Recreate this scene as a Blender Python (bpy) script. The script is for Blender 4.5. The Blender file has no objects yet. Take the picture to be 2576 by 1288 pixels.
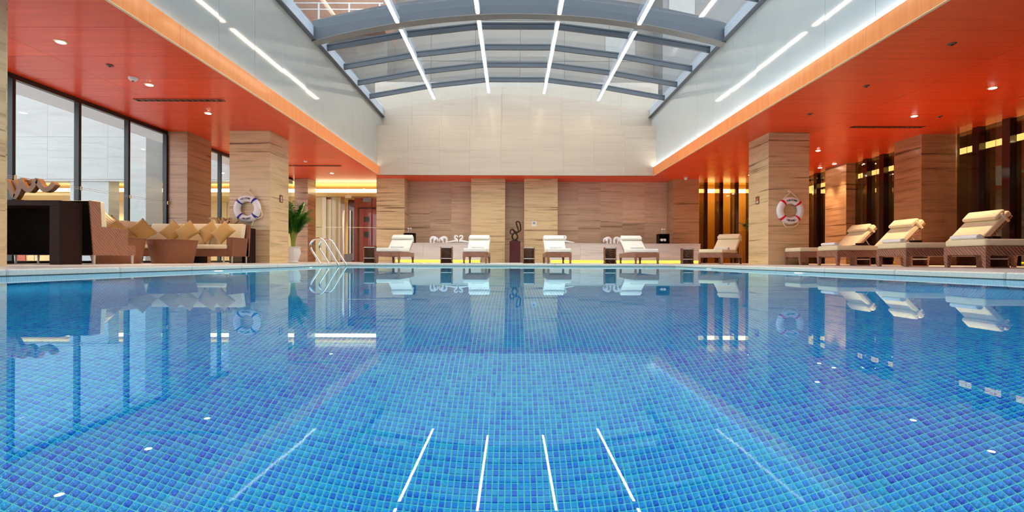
import bpy, bmesh, math, random
import numpy as np
from mathutils import Vector, Matrix

random.seed(7)
SC = bpy.context.scene
COL = SC.collection
PI = math.pi

# ------------------------------------------------------------------ camera
# water surface z = 0, camera just above it looking down the pool (+Y)
cam_d = bpy.data.cameras.new('camera')
cam = bpy.data.objects.new('camera', cam_d)
COL.objects.link(cam)
cam_d.sensor_fit = 'HORIZONTAL'
cam_d.sensor_width = 36.0
cam_d.lens = 36.0 * 1212 / 2576
cam_d.shift_y = 11.0 / 2576
cam_d.clip_start = 0.02
cam_d.clip_end = 300
cam.location = (0, 0, 0.15)
cam.rotation_euler = (PI / 2, -0.0034, 0)
SC.camera = cam

# ------------------------------------------------------------------ sky, exposure
world = bpy.data.worlds.new('overcast_sky')
SC.world = world
world.use_nodes = True
_b = world.node_tree.nodes['Background']
_b.inputs[0].default_value = (0.88, 0.94, 1.0, 1)
_b.inputs[1].default_value = 3.2
SC.view_settings.view_transform = 'Standard'
SC.view_settings.look = 'None'
SC.view_settings.gamma = 1.0
SC.view_settings.use_curve_mapping = False
SC.view_settings.exposure = 0.14
SC.cycles.use_denoising = True
SC.cycles.use_light_tree = True
SC.cycles.sample_clamp_indirect = 9.0
SC.cycles.max_bounces = 9
SC.cycles.diffuse_bounces = 4
SC.cycles.glossy_bounces = 4
SC.cycles.transmission_bounces = 6
SC.cycles.transparent_max_bounces = 12
SC.cycles.use_adaptive_sampling = True
SC.cycles.adaptive_threshold = 0.1
SC.cycles.adaptive_min_samples = 12
SPOT_W = 700.0
SPOT_L = 270.0
POOL_W = 46.0

# ------------------------------------------------------------------ materials
def _new(name):
    m = bpy.data.materials.new(name)
    m.use_nodes = True
    nt = m.node_tree
    nt.nodes.clear()
    out = nt.nodes.new('ShaderNodeOutputMaterial')
    return m, nt, out

def N(nt, typ, **kw):
    n = nt.nodes.new(typ)
    for k, v in kw.items():
        if k.startswith('i_'):
            n.inputs[k[2:].replace('_', ' ')].default_value = v
        else:
            setattr(n, k, v)
    return n

def c4(c):
    return (c[0], c[1], c[2], 1)

def mixc(nt, fac, a, b, mode='MIX'):
    n = nt.nodes.new('ShaderNodeMix')
    n.data_type = 'RGBA'
    n.blend_type = mode
    for sock, v in ((0, fac), (6, a), (7, b)):
        if isinstance(v, (int, float)):
            n.inputs[sock].default_value = v
        elif isinstance(v, tuple):
            n.inputs[sock].default_value = c4(v)
        else:
            nt.links.new(v, n.inputs[sock])
    return n.outputs[2]

def ramp(nt, fac, stops, interp='LINEAR'):
    n = nt.nodes.new('ShaderNodeValToRGB')
    n.color_ramp.interpolation = interp
    el = n.color_ramp.elements
    while len(el) < len(stops):
        el.new(0.5)
    for e, (p, c) in zip(el, stops):
        e.position = p
        e.color = c4(c) if len(c) == 3 else c
    nt.links.new(fac, n.inputs[0])
    return n.outputs[0]

def vec(nt, coord='Object', scale=(1, 1, 1), loc=None):
    if coord == 'World':
        src = nt.nodes.new('ShaderNodeNewGeometry').outputs['Position']
    else:
        src = nt.nodes.new('ShaderNodeTexCoord').outputs[coord]
    mp = nt.nodes.new('ShaderNodeMapping')
    mp.inputs['Scale'].default_value = scale
    nt.links.new(src, mp.inputs['Vector'])
    if loc is not None:
        nt.links.new(loc, mp.inputs['Location'])
    return mp.outputs[0]

def noisef(nt, v, scale, detail=4, rough=0.55, dist=0.0):
    n = N(nt, 'ShaderNodeTexNoise', i_Scale=scale, i_Detail=detail, i_Roughness=rough, i_Distortion=dist)
    nt.links.new(v, n.inputs['Vector'])
    return n.outputs[0]

def bsdf(nt, out, color, rough=0.5, metal=0.0, coat=0.0, coat_r=0.05, bump=None, bstr=0.2, bdist=0.01, spec=0.5, sheen=0.0):
    p = nt.nodes.new('ShaderNodeBsdfPrincipled')
    if isinstance(color, tuple):
        p.inputs['Base Color'].default_value = c4(color)
    else:
        nt.links.new(color, p.inputs['Base Color'])
    if isinstance(rough, (int, float)):
        p.inputs['Roughness'].default_value = rough
    else:
        nt.links.new(rough, p.inputs['Roughness'])
    p.inputs['Metallic'].default_value = metal
    p.inputs['Coat Weight'].default_value = coat
    p.inputs['Coat Roughness'].default_value = coat_r
    p.inputs['Specular IOR Level'].default_value = spec
    p.inputs['Sheen Weight'].default_value = sheen
    if bump is not None:
        b = nt.nodes.new('ShaderNodeBump')
        b.inputs['Strength'].default_value = bstr
        b.inputs['Distance'].default_value = bdist
        nt.links.new(bump, b.inputs['Height'])
        nt.links.new(b.outputs[0], p.inputs['Normal'])
    nt.links.new(p.outputs[0], out.inputs[0])
    return p

def plain(name, col, rough=0.5, metal=0.0, var=0.12, scale=6.0, bstr=0.0, coat=0.0, spec=0.5, sheen=0.0):
    m, nt, out = _new(name)
    f = noisef(nt, vec(nt), scale)
    lo = tuple(c * (1 - var) for c in col)
    hi = tuple(min(1, c * (1 + var)) for c in col)
    bsdf(nt, out, mixc(nt, f, lo, hi), rough, metal, coat=coat, bump=f if bstr else None, bstr=bstr, spec=spec, sheen=sheen)
    return m

def emit(name, col, strength):
    m, nt, out = _new(name)
    e = N(nt, 'ShaderNodeEmission')
    e.inputs[0].default_value = c4(col)
    e.inputs[1].default_value = strength
    nt.links.new(e.outputs[0], out.inputs[0])
    return m

def stone(name, light, dark, vein, tone=0.10, rough=0.32, freq=1.0):
    """honed wood-vein limestone with level streaks, each panel a little different"""
    m, nt, out = _new(name)
    oi = nt.nodes.new('ShaderNodeObjectInfo')
    off = nt.nodes.new('ShaderNodeCombineXYZ')
    mul = N(nt, 'ShaderNodeMath', operation='MULTIPLY')
    mul.inputs[1].default_value = 3.0
    nt.links.new(oi.outputs['Random'], mul.inputs[0])
    nt.links.new(mul.outputs[0], off.inputs[2])
    v1 = vec(nt, 'World', (0.35 * freq, 0.35 * freq, 5.0 * freq), off.outputs[0])
    v2 = vec(nt, 'World', (0.22 * freq, 0.22 * freq, 9.0 * freq), off.outputs[0])
    n1 = noisef(nt, v1, 1.6, 6, 0.62, 0.5)
    n2 = noisef(nt, v2, 1.5, 5, 0.6, 0.35)
    base = ramp(nt, n1, [(0.30, dark), (0.52, light), (0.75, tuple(min(1, c * 1.08) for c in light))])
    vm = ramp(nt, n2, [(0.33, (1, 1, 1)), (0.40, (0, 0, 0)), (0.60, (0, 0, 0)), (0.68, (0.5, 0.5, 0.5))])
    col = mixc(nt, vm, base, vein)
    rnd = N(nt, 'ShaderNodeMapRange')
    rnd.inputs[3].default_value = 1 - tone
    rnd.inputs[4].default_value = 1 + tone
    nt.links.new(oi.outputs['Random'], rnd.inputs[0])
    hsv = nt.nodes.new('ShaderNodeHueSaturation')
    nt.links.new(col, hsv.inputs['Color'])
    nt.links.new(rnd.outputs[0], hsv.inputs['Value'])
    fine = noisef(nt, vec(nt, 'World', (6, 6, 60)), 3.0, 3)
    bsdf(nt, out, hsv.outputs[0], rough, bump=fine, bstr=0.06, bdist=0.004, coat=0.15, coat_r=0.12)
    return m

def veneer(name, a, b, rough, scale, coat=0.3, coat_r=0.06, tone=0.06):
    m, nt, out = _new(name)
    n1 = noisef(nt, vec(nt, 'World', scale), 1.4, 6, 0.65, 0.3)
    n2 = noisef(nt, vec(nt, 'World', tuple(s * 3.2 for s in scale)), 2.0, 4, 0.6)
    col = mixc(nt, ramp(nt, n1, [(0.3, (0, 0, 0)), (0.7, (1, 1, 1))]), a, b)
    col = mixc(nt, 0.25, col, ramp(nt, n2, [(0.3, a), (0.7, b)]))
    oi = nt.nodes.new('ShaderNodeObjectInfo')
    rnd = N(nt, 'ShaderNodeMapRange')
    rnd.inputs[3].default_value = 1 - tone
    rnd.inputs[4].default_value = 1 + tone
    nt.links.new(oi.outputs['Random'], rnd.inputs[0])
    hsv = nt.nodes.new('ShaderNodeHueSaturation')
    nt.links.new(col, hsv.inputs['Color'])
    nt.links.new(rnd.outputs[0], hsv.inputs['Value'])
    bsdf(nt, out, hsv.outputs[0], rough, coat=coat, coat_r=coat_r, bump=n2, bstr=0.03, bdist=0.003)
    return m

def wicker(name, a, b, period=0.05, rough=0.45, spec=0.5):
    m, nt, out = _new(name)
    w = N(nt, 'ShaderNodeTexWave', wave_type='BANDS', bands_direction='DIAGONAL', wave_profile='SIN')
    w.inputs['Scale'].default_value = 0.628 / period
    w.inputs['Distortion'].default_value = 0.25
    w.inputs['Detail'].default_value = 1.0
    nt.links.new(vec(nt), w.inputs['Vector'])
    n = noisef(nt, vec(nt), 40, 3)
    col = mixc(nt, w.outputs[1], a, b)
    col = mixc(nt, n, col, b)
    bsdf(nt, out, mixc(nt, 0.35, col, mixc(nt, w.outputs[1], a, b)), rough, bump=w.outputs[1], bstr=0.8, bdist=0.01, spec=spec)
    return m

def fabric(name, col, seam=0.0):
    m, nt, out = _new(name)
    n = noisef(nt, vec(nt), 5.0, 3)
    f = noisef(nt, vec(nt), 160.0, 2)
    c = mixc(nt, n, tuple(x * 0.93 for x in col), tuple(min(1, x * 1.04) for x in col))
    bsdf(nt, out, c, 0.85, bump=f, bstr=0.15, bdist=0.003, sheen=0.25, spec=0.2)
    return m

def glass(name, tint, refl=1.0, add=0.0, ior=1.45, rough=0.0, bump=0.0, gcol=(1, 1, 1)):
    """thin pane: part passes straight through, part mirrors by Fresnel"""
    m, nt, out = _new(name)
    tr = N(nt, 'ShaderNodeBsdfTransparent')
    tr.inputs[0].default_value = c4(tint)
    gl = N(nt, 'ShaderNodeBsdfGlossy')
    gl.inputs['Roughness'].default_value = rough
    gl.inputs['Color'].default_value = c4(gcol)
    # a thin pane mirrors alike from both of its faces
    fr = N(nt, 'ShaderNodeFresnel')
    geo = nt.nodes.new('ShaderNodeNewGeometry')
    mr = N(nt, 'ShaderNodeMapRange')
    mr.inputs[3].default_value = ior
    mr.inputs[4].default_value = 1.0 / ior
    nt.links.new(geo.outputs['Backfacing'], mr.inputs[0])
    nt.links.new(mr.outputs[0], fr.inputs[0])
    ma = N(nt, 'ShaderNodeMath', operation='MULTIPLY_ADD')
    ma.use_clamp = True
    ma.inputs[1].default_value = refl
    ma.inputs[2].default_value = add
    nt.links.new(fr.outputs[0], ma.inputs[0])
    if bump:
        b = nt.nodes.new('ShaderNodeBump')
        b.inputs['Strength'].default_value = bump
        b.inputs['Distance'].default_value = 0.02
        nt.links.new(noisef(nt, vec(nt, 'World', (1, 1, 0.5)), 1.2, 1), b.inputs['Height'])
        nt.links.new(b.outputs[0], gl.inputs['Normal'])
    mx = N(nt, 'ShaderNodeMixShader')
    nt.links.new(ma.outputs[0], mx.inputs[0])
    nt.links.new(tr.outputs[0], mx.inputs[1])
    nt.links.new(gl.outputs[0], mx.inputs[2])
    nt.links.new(mx.outputs[0], out.inputs[0])
    return m

TILE = 0.0245
def tile_color(nt):
    """one colour per mosaic tile, found from the tile's own grid cell"""
    pos = nt.nodes.new('ShaderNodeNewGeometry').outputs['Position']
    sc = N(nt, 'ShaderNodeVectorMath', operation='SCALE')
    sc.inputs['Scale'].default_value = 1.0 / TILE
    nt.links.new(pos, sc.inputs[0])
    fl = N(nt, 'ShaderNodeVectorMath', operation='FLOOR')
    nt.links.new(sc.outputs[0], fl.inputs[0])
    wn = N(nt, 'ShaderNodeTexWhiteNoise', noise_dimensions='3D')
    nt.links.new(fl.outputs[0], wn.inputs['Vector'])
    col = ramp(nt, wn.outputs['Value'], [(0.0, (0.0, 0.15, 0.66)), (0.15, (0.0, 0.225, 0.69)), (0.45, (0.0, 0.285, 0.70)),
                                         (0.75, (0.0, 0.33, 0.69)), (0.93, (0.0, 0.38, 0.66))], 'CONSTANT')
    return col, sc.outputs[0]

def mat_tile():
    m, nt, out = _new('mosaic_tile_glaze')
    col, _ = tile_color(nt)
    bsdf(nt, out, col, 0.15)
    return m

def mat_tile_grid():
    m, nt, out = _new('mosaic_tile_sheet')
    col, pos = tile_color(nt)
    fr = N(nt, 'ShaderNodeVectorMath', operation='FRACTION')
    nt.links.new(pos, fr.inputs[0])
    sep = nt.nodes.new('ShaderNodeSeparateXYZ')
    nt.links.new(fr.outputs[0], sep.inputs[0])
    facs = []
    for k in range(2):
        lt = N(nt, 'ShaderNodeMath', operation='LESS_THAN')
        lt.inputs[1].default_value = 0.21
        nt.links.new(sep.outputs[k], lt.inputs[0])
        facs.append(lt.outputs[0])
    mx = N(nt, 'ShaderNodeMath', operation='MAXIMUM')
    nt.links.new(facs[0], mx.inputs[0])
    nt.links.new(facs[1], mx.inputs[1])
    bsdf(nt, out, mixc(nt, mx.outputs[0], col, (0.13, 0.86, 0.76)), 0.3)
    return m

def mat_water():
    m, nt, out = _new('pool_water_surface')
    rf = N(nt, 'ShaderNodeBsdfRefraction', i_IOR=1.33, i_Roughness=0.0)
    rf.inputs[0].default_value = (0.95, 1, 1, 1)
    gl = N(nt, 'ShaderNodeBsdfGlossy', i_Roughness=0.0)
    gl.inputs['Color'].default_value = (0.64, 0.90, 1.0, 1)
    fr = N(nt, 'ShaderNodeFresnel', i_IOR=1.33)
    mx = N(nt, 'ShaderNodeMixShader')
    n1 = noisef(nt, vec(nt, 'World', (1, 0.7, 1)), 3.0, 2, 0.4)
    b = nt.nodes.new('ShaderNodeBump')
    b.inputs['Strength'].default_value = 0.012
    b.inputs['Distance'].default_value = 0.004
    nt.links.new(n1, b.inputs['Height'])
    for n in (rf, gl, fr):
        nt.links.new(b.outputs[0], n.inputs['Normal'])
    nt.links.new(fr.outputs[0], mx.inputs[0])
    nt.links.new(rf.outputs[0], mx.inputs[1])
    nt.links.new(gl.outputs[0], mx.inputs[2])
    nt.links.new(mx.outputs[0], out.inputs[0])
    return m

def mat_floor():
    m, nt, out = _new('deck_limestone')
    br = N(nt, 'ShaderNodeTexBrick', i_Scale=1.0)
    br.offset = 0.5
    br.inputs['Brick Width'].default_value = 1.2
    br.inputs['Row Height'].default_value = 0.6
    br.inputs['Mortar Size'].default_value = 0.006
    br.inputs['Color1'].default_value = (0.74, 0.69, 0.65, 1)
    br.inputs['Color2'].default_value = (0.78, 0.73, 0.69, 1)
    br.inputs['Mortar'].default_value = (0.42, 0.37, 0.33, 1)
    nt.links.new(vec(nt, 'World'), br.inputs['Vector'])
    n = noisef(nt, vec(nt, 'World'), 7.0, 5)
    bsdf(nt, out, mixc(nt, mixc(nt, 0.8, n, (0.2, 0.2, 0.2)), br.outputs[0], (0.75, 0.70, 0.66)), 0.3, bump=n, bstr=0.03)
    return m

def stripes(name, a, b, period):
    m, nt, out = _new(name)
    w = N(nt, 'ShaderNodeTexWave', wave_type='BANDS', bands_direction='Z')
    w.inputs['Scale'].default_value = 0.314 / period
    nt.links.new(vec(nt), w.inputs['Vector'])
    bsdf(nt, out, mixc(nt, ramp(nt, w.outputs[1], [(0.45, (0, 0, 0)), (0.55, (1, 1, 1))]), a, b), 0.85)
    return m

MAT = {
    'stone': stone('woodvein_limestone', (0.73, 0.52, 0.285), (0.53, 0.345, 0.175), (0.24, 0.13, 0.062), 0.05),
    'stone_dark': stone('woodvein_limestone_rear', (0.70, 0.50, 0.335), (0.54, 0.365, 0.235), (0.34, 0.21, 0.13), 0.16),
    'stone_red': stone('woodvein_limestone_brown', (0.52, 0.29, 0.15), (0.34, 0.17, 0.08), (0.15, 0.065, 0.035), 0.06),
    'stone_pale': stone('pale_bench_limestone', (0.72, 0.63, 0.57), (0.60, 0.51, 0.46), (0.50, 0.41, 0.37), 0.05),
    'stone_cream': stone('cream_wall_stone', (0.54, 0.445, 0.355), (0.515, 0.42, 0.333), (0.49, 0.395, 0.31), 0.02, 0.35, 0.6),
    'stone_white': stone('white_courtyard_stone', (0.335, 0.335, 0.325), (0.305, 0.305, 0.296), (0.275, 0.275, 0.268), 0.04, 0.5, 0.6),
    'core': plain('masonry_core', (0.30, 0.20, 0.14), 0.8),
    'core_pale': plain('masonry_core_pale', (0.55, 0.49, 0.43), 0.8),
    'soffit': veneer('red_veneer_soffit', (0.76, 0.030, 0.002), (1.0, 0.078, 0.007), 0.36, (0.5, 9, 9), 0.16, 0.09),
    'fascia': veneer('orange_veneer_fascia', (0.86, 0.21, 0.04), (0.96, 0.31, 0.07), 0.45, (8, 8, 0.5), 0.3, 0.1),
    'soffit_edge': plain('pale_veneer_edge', (0.85, 0.55, 0.32), 0.4),
    'joint': plain('panel_joint_backing', (0.62, 0.22, 0.10), 0.6),
    'floor': mat_floor(),
    'coping': plain('granite_coping', (0.76, 0.67, 0.56), 0.28, var=0.22, scale=45, bstr=0.05),
    'tile': mat_tile(), 'tile_grid': mat_tile_grid(),
    'grout': plain('pale_cyan_grout', (0.13, 0.86, 0.76), 0.6),
    'water': mat_water(),
    'gutter': plain('dark_green_waterline', (0.02, 0.05, 0.045), 0.5),
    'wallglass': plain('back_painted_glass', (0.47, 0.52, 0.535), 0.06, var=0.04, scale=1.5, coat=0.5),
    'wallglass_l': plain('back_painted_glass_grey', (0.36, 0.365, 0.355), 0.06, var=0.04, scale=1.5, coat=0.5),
    'steel_dark': plain('blue_grey_painted_steel', (0.095, 0.108, 0.128), 0.42, var=0.08, scale=2.5),
    'steel_light': plain('pale_painted_steel', (0.56, 0.63, 0.72), 0.4, var=0.04),
    'steel_under': plain('primed_steel_flange', (0.20, 0.185, 0.17), 0.6),
    'roofglass': glass('roof_glazing', (0.80, 0.83, 0.84), 0.6, 0.0),
    'winglass': glass('clear_window_glass', (0.93, 0.95, 0.95), 1.0, 0.0),
    'doorglass': glass('clear_door_glass', (0.95, 0.95, 0.93), 1.0, 0.0),
    'bronze': glass('bronze_tinted_glass', (0.46, 0.37, 0.24), 1.0, 0.10, 1.5, 0.0, 0.12, (0.8, 0.7, 0.55)),
    'bronze_clear': glass('amber_tinted_glass', (0.88, 0.76, 0.52), 1.0, 0.02, 1.5, 0.0, 0.1),
    'fin': plain('maroon_gloss_fin', (0.030, 0.010, 0.009), 0.08, coat=0.6),
    'black_frame': plain('black_aluminium_frame', (0.012, 0.011, 0.011), 0.35),
    'wicker': wicker('brown_rattan_weave', (0.16, 0.055, 0.03), (0.40, 0.17, 0.10), 0.055),
    'wicker_shaded': wicker('shaded_rattan_weave', (0.003, 0.002, 0.0015), (0.008, 0.005, 0.0035), 0.05, 0.7, 0.05),  # backlit shade of the near sofa's back, put into the weave colour
    'wicker_mid': wicker('dark_brown_rattan_weave', (0.07, 0.022, 0.012), (0.20, 0.075, 0.04), 0.05),
    'wicker_red': wicker('reddish_rattan_weave', (0.17, 0.05, 0.02), (0.33, 0.115, 0.05), 0.03),
    'cream': fabric('cream_cushion_fabric', (0.82, 0.68, 0.44)),
    'white_fab': fabric('ivory_cushion_fabric', (0.88, 0.84, 0.74)),
    'tan': fabric('golden_tan_fabric', (0.50, 0.30, 0.095)),
    'towel': fabric('white_terry_towel', (0.88, 0.85, 0.84)),
    'striped': stripes('striped_bolster_fabric', (0.80, 0.68, 0.45), (0.50, 0.33, 0.17), 0.03),
    'chrome': plain('polished_stainless', (0.78, 0.78, 0.76), 0.12, 1.0, var=0.03),
    'leg_steel': plain('brushed_steel_leg', (0.66, 0.62, 0.55), 0.3, 0.9, var=0.05),
    'brass': plain('brushed_brass', (0.75, 0.60, 0.32), 0.3, 0.9),
    'darkwood': plain('dark_walnut', (0.022, 0.008, 0.006), 0.55, var=0.3, scale=9, spec=0.12),
    'maroon': plain('maroon_lacquer_plinth', (0.085, 0.012, 0.014), 0.3, var=0.2),
    'carved': plain('carved_tan_wood', (0.30, 0.145, 0.06), 0.4, var=0.3, scale=7),
    'carved_pale': plain('carved_pale_wood', (0.52, 0.27, 0.09), 0.45, var=0.3, scale=9),
    'bronze_art': plain('dark_patinated_bronze', (0.055, 0.024, 0.012), 0.22, 0.6, var=0.4),
    'ring_white': plain('lifebuoy_white', (0.85, 0.80, 0.77), 0.35, var=0.03),
    'red': plain('lifebuoy_red', (0.75, 0.005, 0.012), 0.4, var=0.05),
    'blue': plain('lifebuoy_blue', (0.02, 0.015, 0.28), 0.4, var=0.05),
    'rope': plain('cream_rope', (0.80, 0.64, 0.44), 0.8, var=0.2, scale=60),
    'ink': plain('dark_print_ink', (0.06, 0.05, 0.09), 0.6),
    'sign_brown': plain('brown_sign_plate', (0.22, 0.06, 0.025), 0.5),
    'sign_red': plain('sign_red_print', (0.75, 0.16, 0.10), 0.5),
    'sign_white': plain('sign_white_print', (0.78, 0.74, 0.70), 0.5),
    'sign_grey': plain('sign_grey_print', (0.36, 0.34, 0.35), 0.5),
    'leaf': plain('palm_leaf_green', (0.055, 0.23, 0.012), 0.4, var=0.6, scale=4),
    'stem': plain('palm_stem_green', (0.28, 0.34, 0.06), 0.5, var=0.3),
    'urn': plain('white_glazed_urn', (0.82, 0.76, 0.70), 0.35, var=0.05),
    'soil': plain('potting_soil', (0.05, 0.03, 0.02), 0.9, var=0.4, scale=30),
    'tableglass': glass('clear_table_glass', (0.88, 0.93, 0.92), 1.0, 0.04),
    'bottle': glass('clear_bottle_glass', (0.85, 0.88, 0.88), 1.0, 0.12),
    'lobby_cream': plain('cream_lobby_panel', (0.80, 0.62, 0.30), 0.4, var=0.05, scale=1.0),
    'lobby_floor': plain('lobby_floor_stone', (0.40, 0.30, 0.20), 0.2),
    'lobby_dark': plain('dark_corridor_panel', (0.10, 0.055, 0.03), 0.35),
    'lobby_amber': plain('amber_corridor_panel', (0.75, 0.42, 0.08), 0.4, var=0.06, scale=1.0),
    'reddoor': veneer('red_lobby_veneer', (0.42, 0.045, 0.012), (0.55, 0.08, 0.02), 0.35, (8, 8, 0.5)),
    'reddoor_dark': plain('dark_red_door_frame', (0.14, 0.018, 0.01), 0.4),
    'lite': plain('dark_door_lite_glass', (0.03, 0.02, 0.015), 0.08),
    'slot': plain('black_diffuser_slot', (0.01, 0.008, 0.007), 0.6),
    'vent': veneer('red_vent_frame', (0.22, 0.03, 0.006), (0.32, 0.05, 0.01), 0.4, (1, 9, 9)),
    'white_plastic': plain('white_plastic', (0.80, 0.76, 0.70), 0.4, var=0.03),
    'dark_plastic': plain('dark_sprinkler_cap', (0.16, 0.05, 0.03), 0.4),
    'tower': stone('beige_tower_cladding', (0.272, 0.247, 0.217), (0.25, 0.226, 0.198), (0.235, 0.21, 0.183), 0.04, 0.6, 0.4),
    'tower_pale': plain('pale_tower_panel', (0.40, 0.39, 0.37), 0.6, var=0.05, scale=0.6),
    'tower_grey': plain('grey_tower_render', (0.23, 0.225, 0.22), 0.7, var=0.06, scale=0.5),
    'brick_pink': plain('salmon_tower_render', (0.42, 0.24, 0.165), 0.7, var=0.2, scale=1.2),
    'paint_white': plain('white_paint', (0.80, 0.82, 0.84), 0.5, var=0.03),
    'paving': plain('grey_courtyard_paving', (0.42, 0.40, 0.38), 0.6, var=0.1),
    'lamp': emit('downlight_glow', (1.0, 0.86, 0.62), 60.0),
    'lamp_pool': emit('pool_lamp_glow', (0.85, 0.97, 1.0), 3.0),
    'led': emit('roof_led_glow', (1.0, 0.82, 0.56), 27.0),
    'cove_cool': emit('cove_cool_glow', (0.93, 0.97, 1.0), 24.0),
    'cove_warm': emit('cove_warm_glow', (1.0, 0.86, 0.66), 9.0),
    'cove_lobby': emit('lobby_cove_glow', (1.0, 0.82, 0.48), 9.0),
    'led_yellow': emit('bench_led_glow', (1.0, 0.72, 0.02), 7.0),
    'bulb': emit('wall_lamp_glow', (1.0, 0.8, 0.45), 14.0),
}

for _k in ('lamp', 'bulb', 'lamp_pool'):      # tiny glowing lenses: their light comes from the lamps inside them
    MAT[_k].cycles.emission_sampling = 'NONE'

# ------------------------------------------------------------------ mesh helpers
class MB:
    def __init__(self):
        self.v, self.f = [], []
    def add(self, vs, fs):
        o = len(self.v)
        self.v += [tuple(p) for p in vs]
        self.f += [tuple(i + o for i in f) for f in fs]
        return self
    def box(self, x0, x1, y0, y1, z0, z1):
        return self.add([(x0, y0, z0), (x1, y0, z0), (x1, y1, z0), (x0, y1, z0), (x0, y0, z1), (x1, y0, z1), (x1, y1, z1), (x0, y1, z1)],
                        [(0, 3, 2, 1), (4, 5, 6, 7), (0, 1, 5, 4), (1, 2, 6, 5), (2, 3, 7, 6), (3, 0, 4, 7)])
    def hexa(self, a, b):
        """a, b: lower and upper quads (4 points each, counter-clockwise from above)"""
        return self.add(list(a) + list(b), [(0, 3, 2, 1), (4, 5, 6, 7), (0, 1, 5, 4), (1, 2, 6, 5), (2, 3, 7, 6), (3, 0, 4, 7)])
    def prism(self, prof, fn, a0, a1):
        """profile of (u, w) extruded from a0 to a1; fn(u, w, a) gives the point"""
        n = len(prof)
        vs = [fn(u, w, a0) for u, w in prof] + [fn(u, w, a1) for u, w in prof]
        fs = [tuple(range(n))[::-1], tuple(range(n, 2 * n))]
        for i in range(n):
            j = (i + 1) % n
            fs.append((i, j, j + n, i + n))
        return self.add(vs, fs)
    def tube(self, path, r, seg=8, closed=False, sx=1.0, sy=1.0):
        P = [Vector(p) for p in path]
        n = len(P)
        rs = r if isinstance(r, (list, tuple)) else [r] * n
        vs, fs = [], []
        up = None
        for i in range(n):
            if closed:
                t = P[(i + 1) % n] - P[i - 1]
            else:
                t = P[min(i + 1, n - 1)] - P[max(i - 1, 0)]
            t.normalize()
            if up is None:
                up = Vector((0, 0, 1)) if abs(t.z) < 0.9 else Vector((0, 1, 0))
            a = t.cross(up)
            if a.length < 1e-5:
                a = t.cross(Vector((1, 0, 0)))
            a.normalize()
            b = a.cross(t).normalized()
            up = b
            for k in range(seg):
                ang = 2 * PI * k / seg
                vs.append(P[i] + a * (math.cos(ang) * rs[i] * sx) + b * (math.sin(ang) * rs[i] * sy))
        m = n if closed else n - 1
        for i in range(m):
            for k in range(seg):
                i2 = (i + 1) % n
                k2 = (k + 1) % seg
                fs.append((i * seg + k, i * seg + k2, i2 * seg + k2, i2 * seg + k))
        if not closed:
            fs.append(tuple(range(seg))[::-1])
            fs.append(tuple((n - 1) * seg + k for k in range(seg)))
        return self.add(vs, fs)
    def ribbon(self, path, w, h, side=(0, 1, 0)):
        """flat bar of width w along side, thickness h, swept along a path"""
        P = [Vector(p) for p in path]
        S = Vector(side)
        n = len(P)
        ws = w if isinstance(w, (list, tuple)) else [w] * n
        vs, fs = [], []
        for i in range(n):
            t = (P[min(i + 1, n - 1)] - P[max(i - 1, 0)]).normalized()
            b = t.cross(S).normalized()
            for sa, sb in ((-1, -1), (1, -1), (1, 1), (-1, 1)):
                vs.append(P[i] + S * (sa * ws[i] / 2) + b * (sb * h / 2))
        for i in range(n - 1):
            for k in range(4):
                k2 = (k + 1) % 4
                fs.append((i * 4 + k, i * 4 + k2, i * 4 + 4 + k2, i * 4 + 4 + k))
        fs.append((3, 2, 1, 0))
        fs.append(tuple((n - 1) * 4 + k for k in range(4)))
        return self.add(vs, fs)
    def lathe(self, prof, seg=24, c=(0, 0), ribs=0, rib_amp=0.0):
        vs, fs = [], []
        n = len(prof)
        for r, z in prof:
            for k in range(seg):
                a = 2 * PI * k / seg
                rr = r * (1 + rib_amp * math.cos(ribs * a))
                vs.append((c[0] + rr * math.cos(a), c[1] + rr * math.sin(a), z))
        for i in range(n - 1):
            for k in range(seg):
                k2 = (k + 1) % seg
                fs.append((i * seg + k, i * seg + k2, (i + 1) * seg + k2, (i + 1) * seg + k))
        fs.append(tuple(range(seg))[::-1])
        fs.append(tuple((n - 1) * seg + k for k in range(seg)))
        return self.add(vs, fs)
    def mesh(self, name, mat, bevel=0.0, seg=2, smooth=False):
        me = bpy.data.meshes.new(name)
        me.from_pydata(self.v, [], self.f)
        bm = bmesh.new()
        bm.from_mesh(me)
        bmesh.ops.recalc_face_normals(bm, faces=bm.faces)
        if bevel > 0:
            es = [e for e in bm.edges if len(e.link_faces) == 2 and e.calc_face_angle(0) > 0.5]
            bmesh.ops.bevel(bm, geom=es, offset=bevel, segments=seg, profile=0.5, affect='EDGES', clamp_overlap=True)
        if smooth:
            for f in bm.faces:
                f.smooth = True
        bm.to_mesh(me)
        bm.free()
        if smooth:
            me.set_sharp_from_angle(angle=math.radians(50))
        me.materials.append(mat if not isinstance(mat, str) else MAT[mat])
        return me
    def build(self, name, mat, parent=None, loc=(0, 0, 0), rot=(0, 0, 0), **kw):
        return link(name, self.mesh(name, mat, **kw), parent, loc, rot)

def link(name, me, parent=None, loc=(0, 0, 0), rot=(0, 0, 0)):
    o = bpy.data.objects.new(name, me)
    COL.objects.link(o)
    o.location = loc
    o.rotation_euler = rot
    if parent is not None:
        o.parent = parent
    return o

def tag(o, label=None, cat=None, group=None, kind=None):
    if label:
        o['label'] = label
    if cat:
        o['category'] = cat
    if group:
        o['group'] = group
    if kind:
        o['kind'] = kind
    return o

def thing(name, label, cat, loc=(0, 0, 0), rz=0.0, group=None):
    o = link(name, None, None, loc, (0, 0, rz))
    o.empty_display_size = 0.1
    return tag(o, label, cat, group)

def struct(name, label=None, me=None):
    o = link(name, me)
    return tag(o, label, None, None, 'structure')

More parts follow.
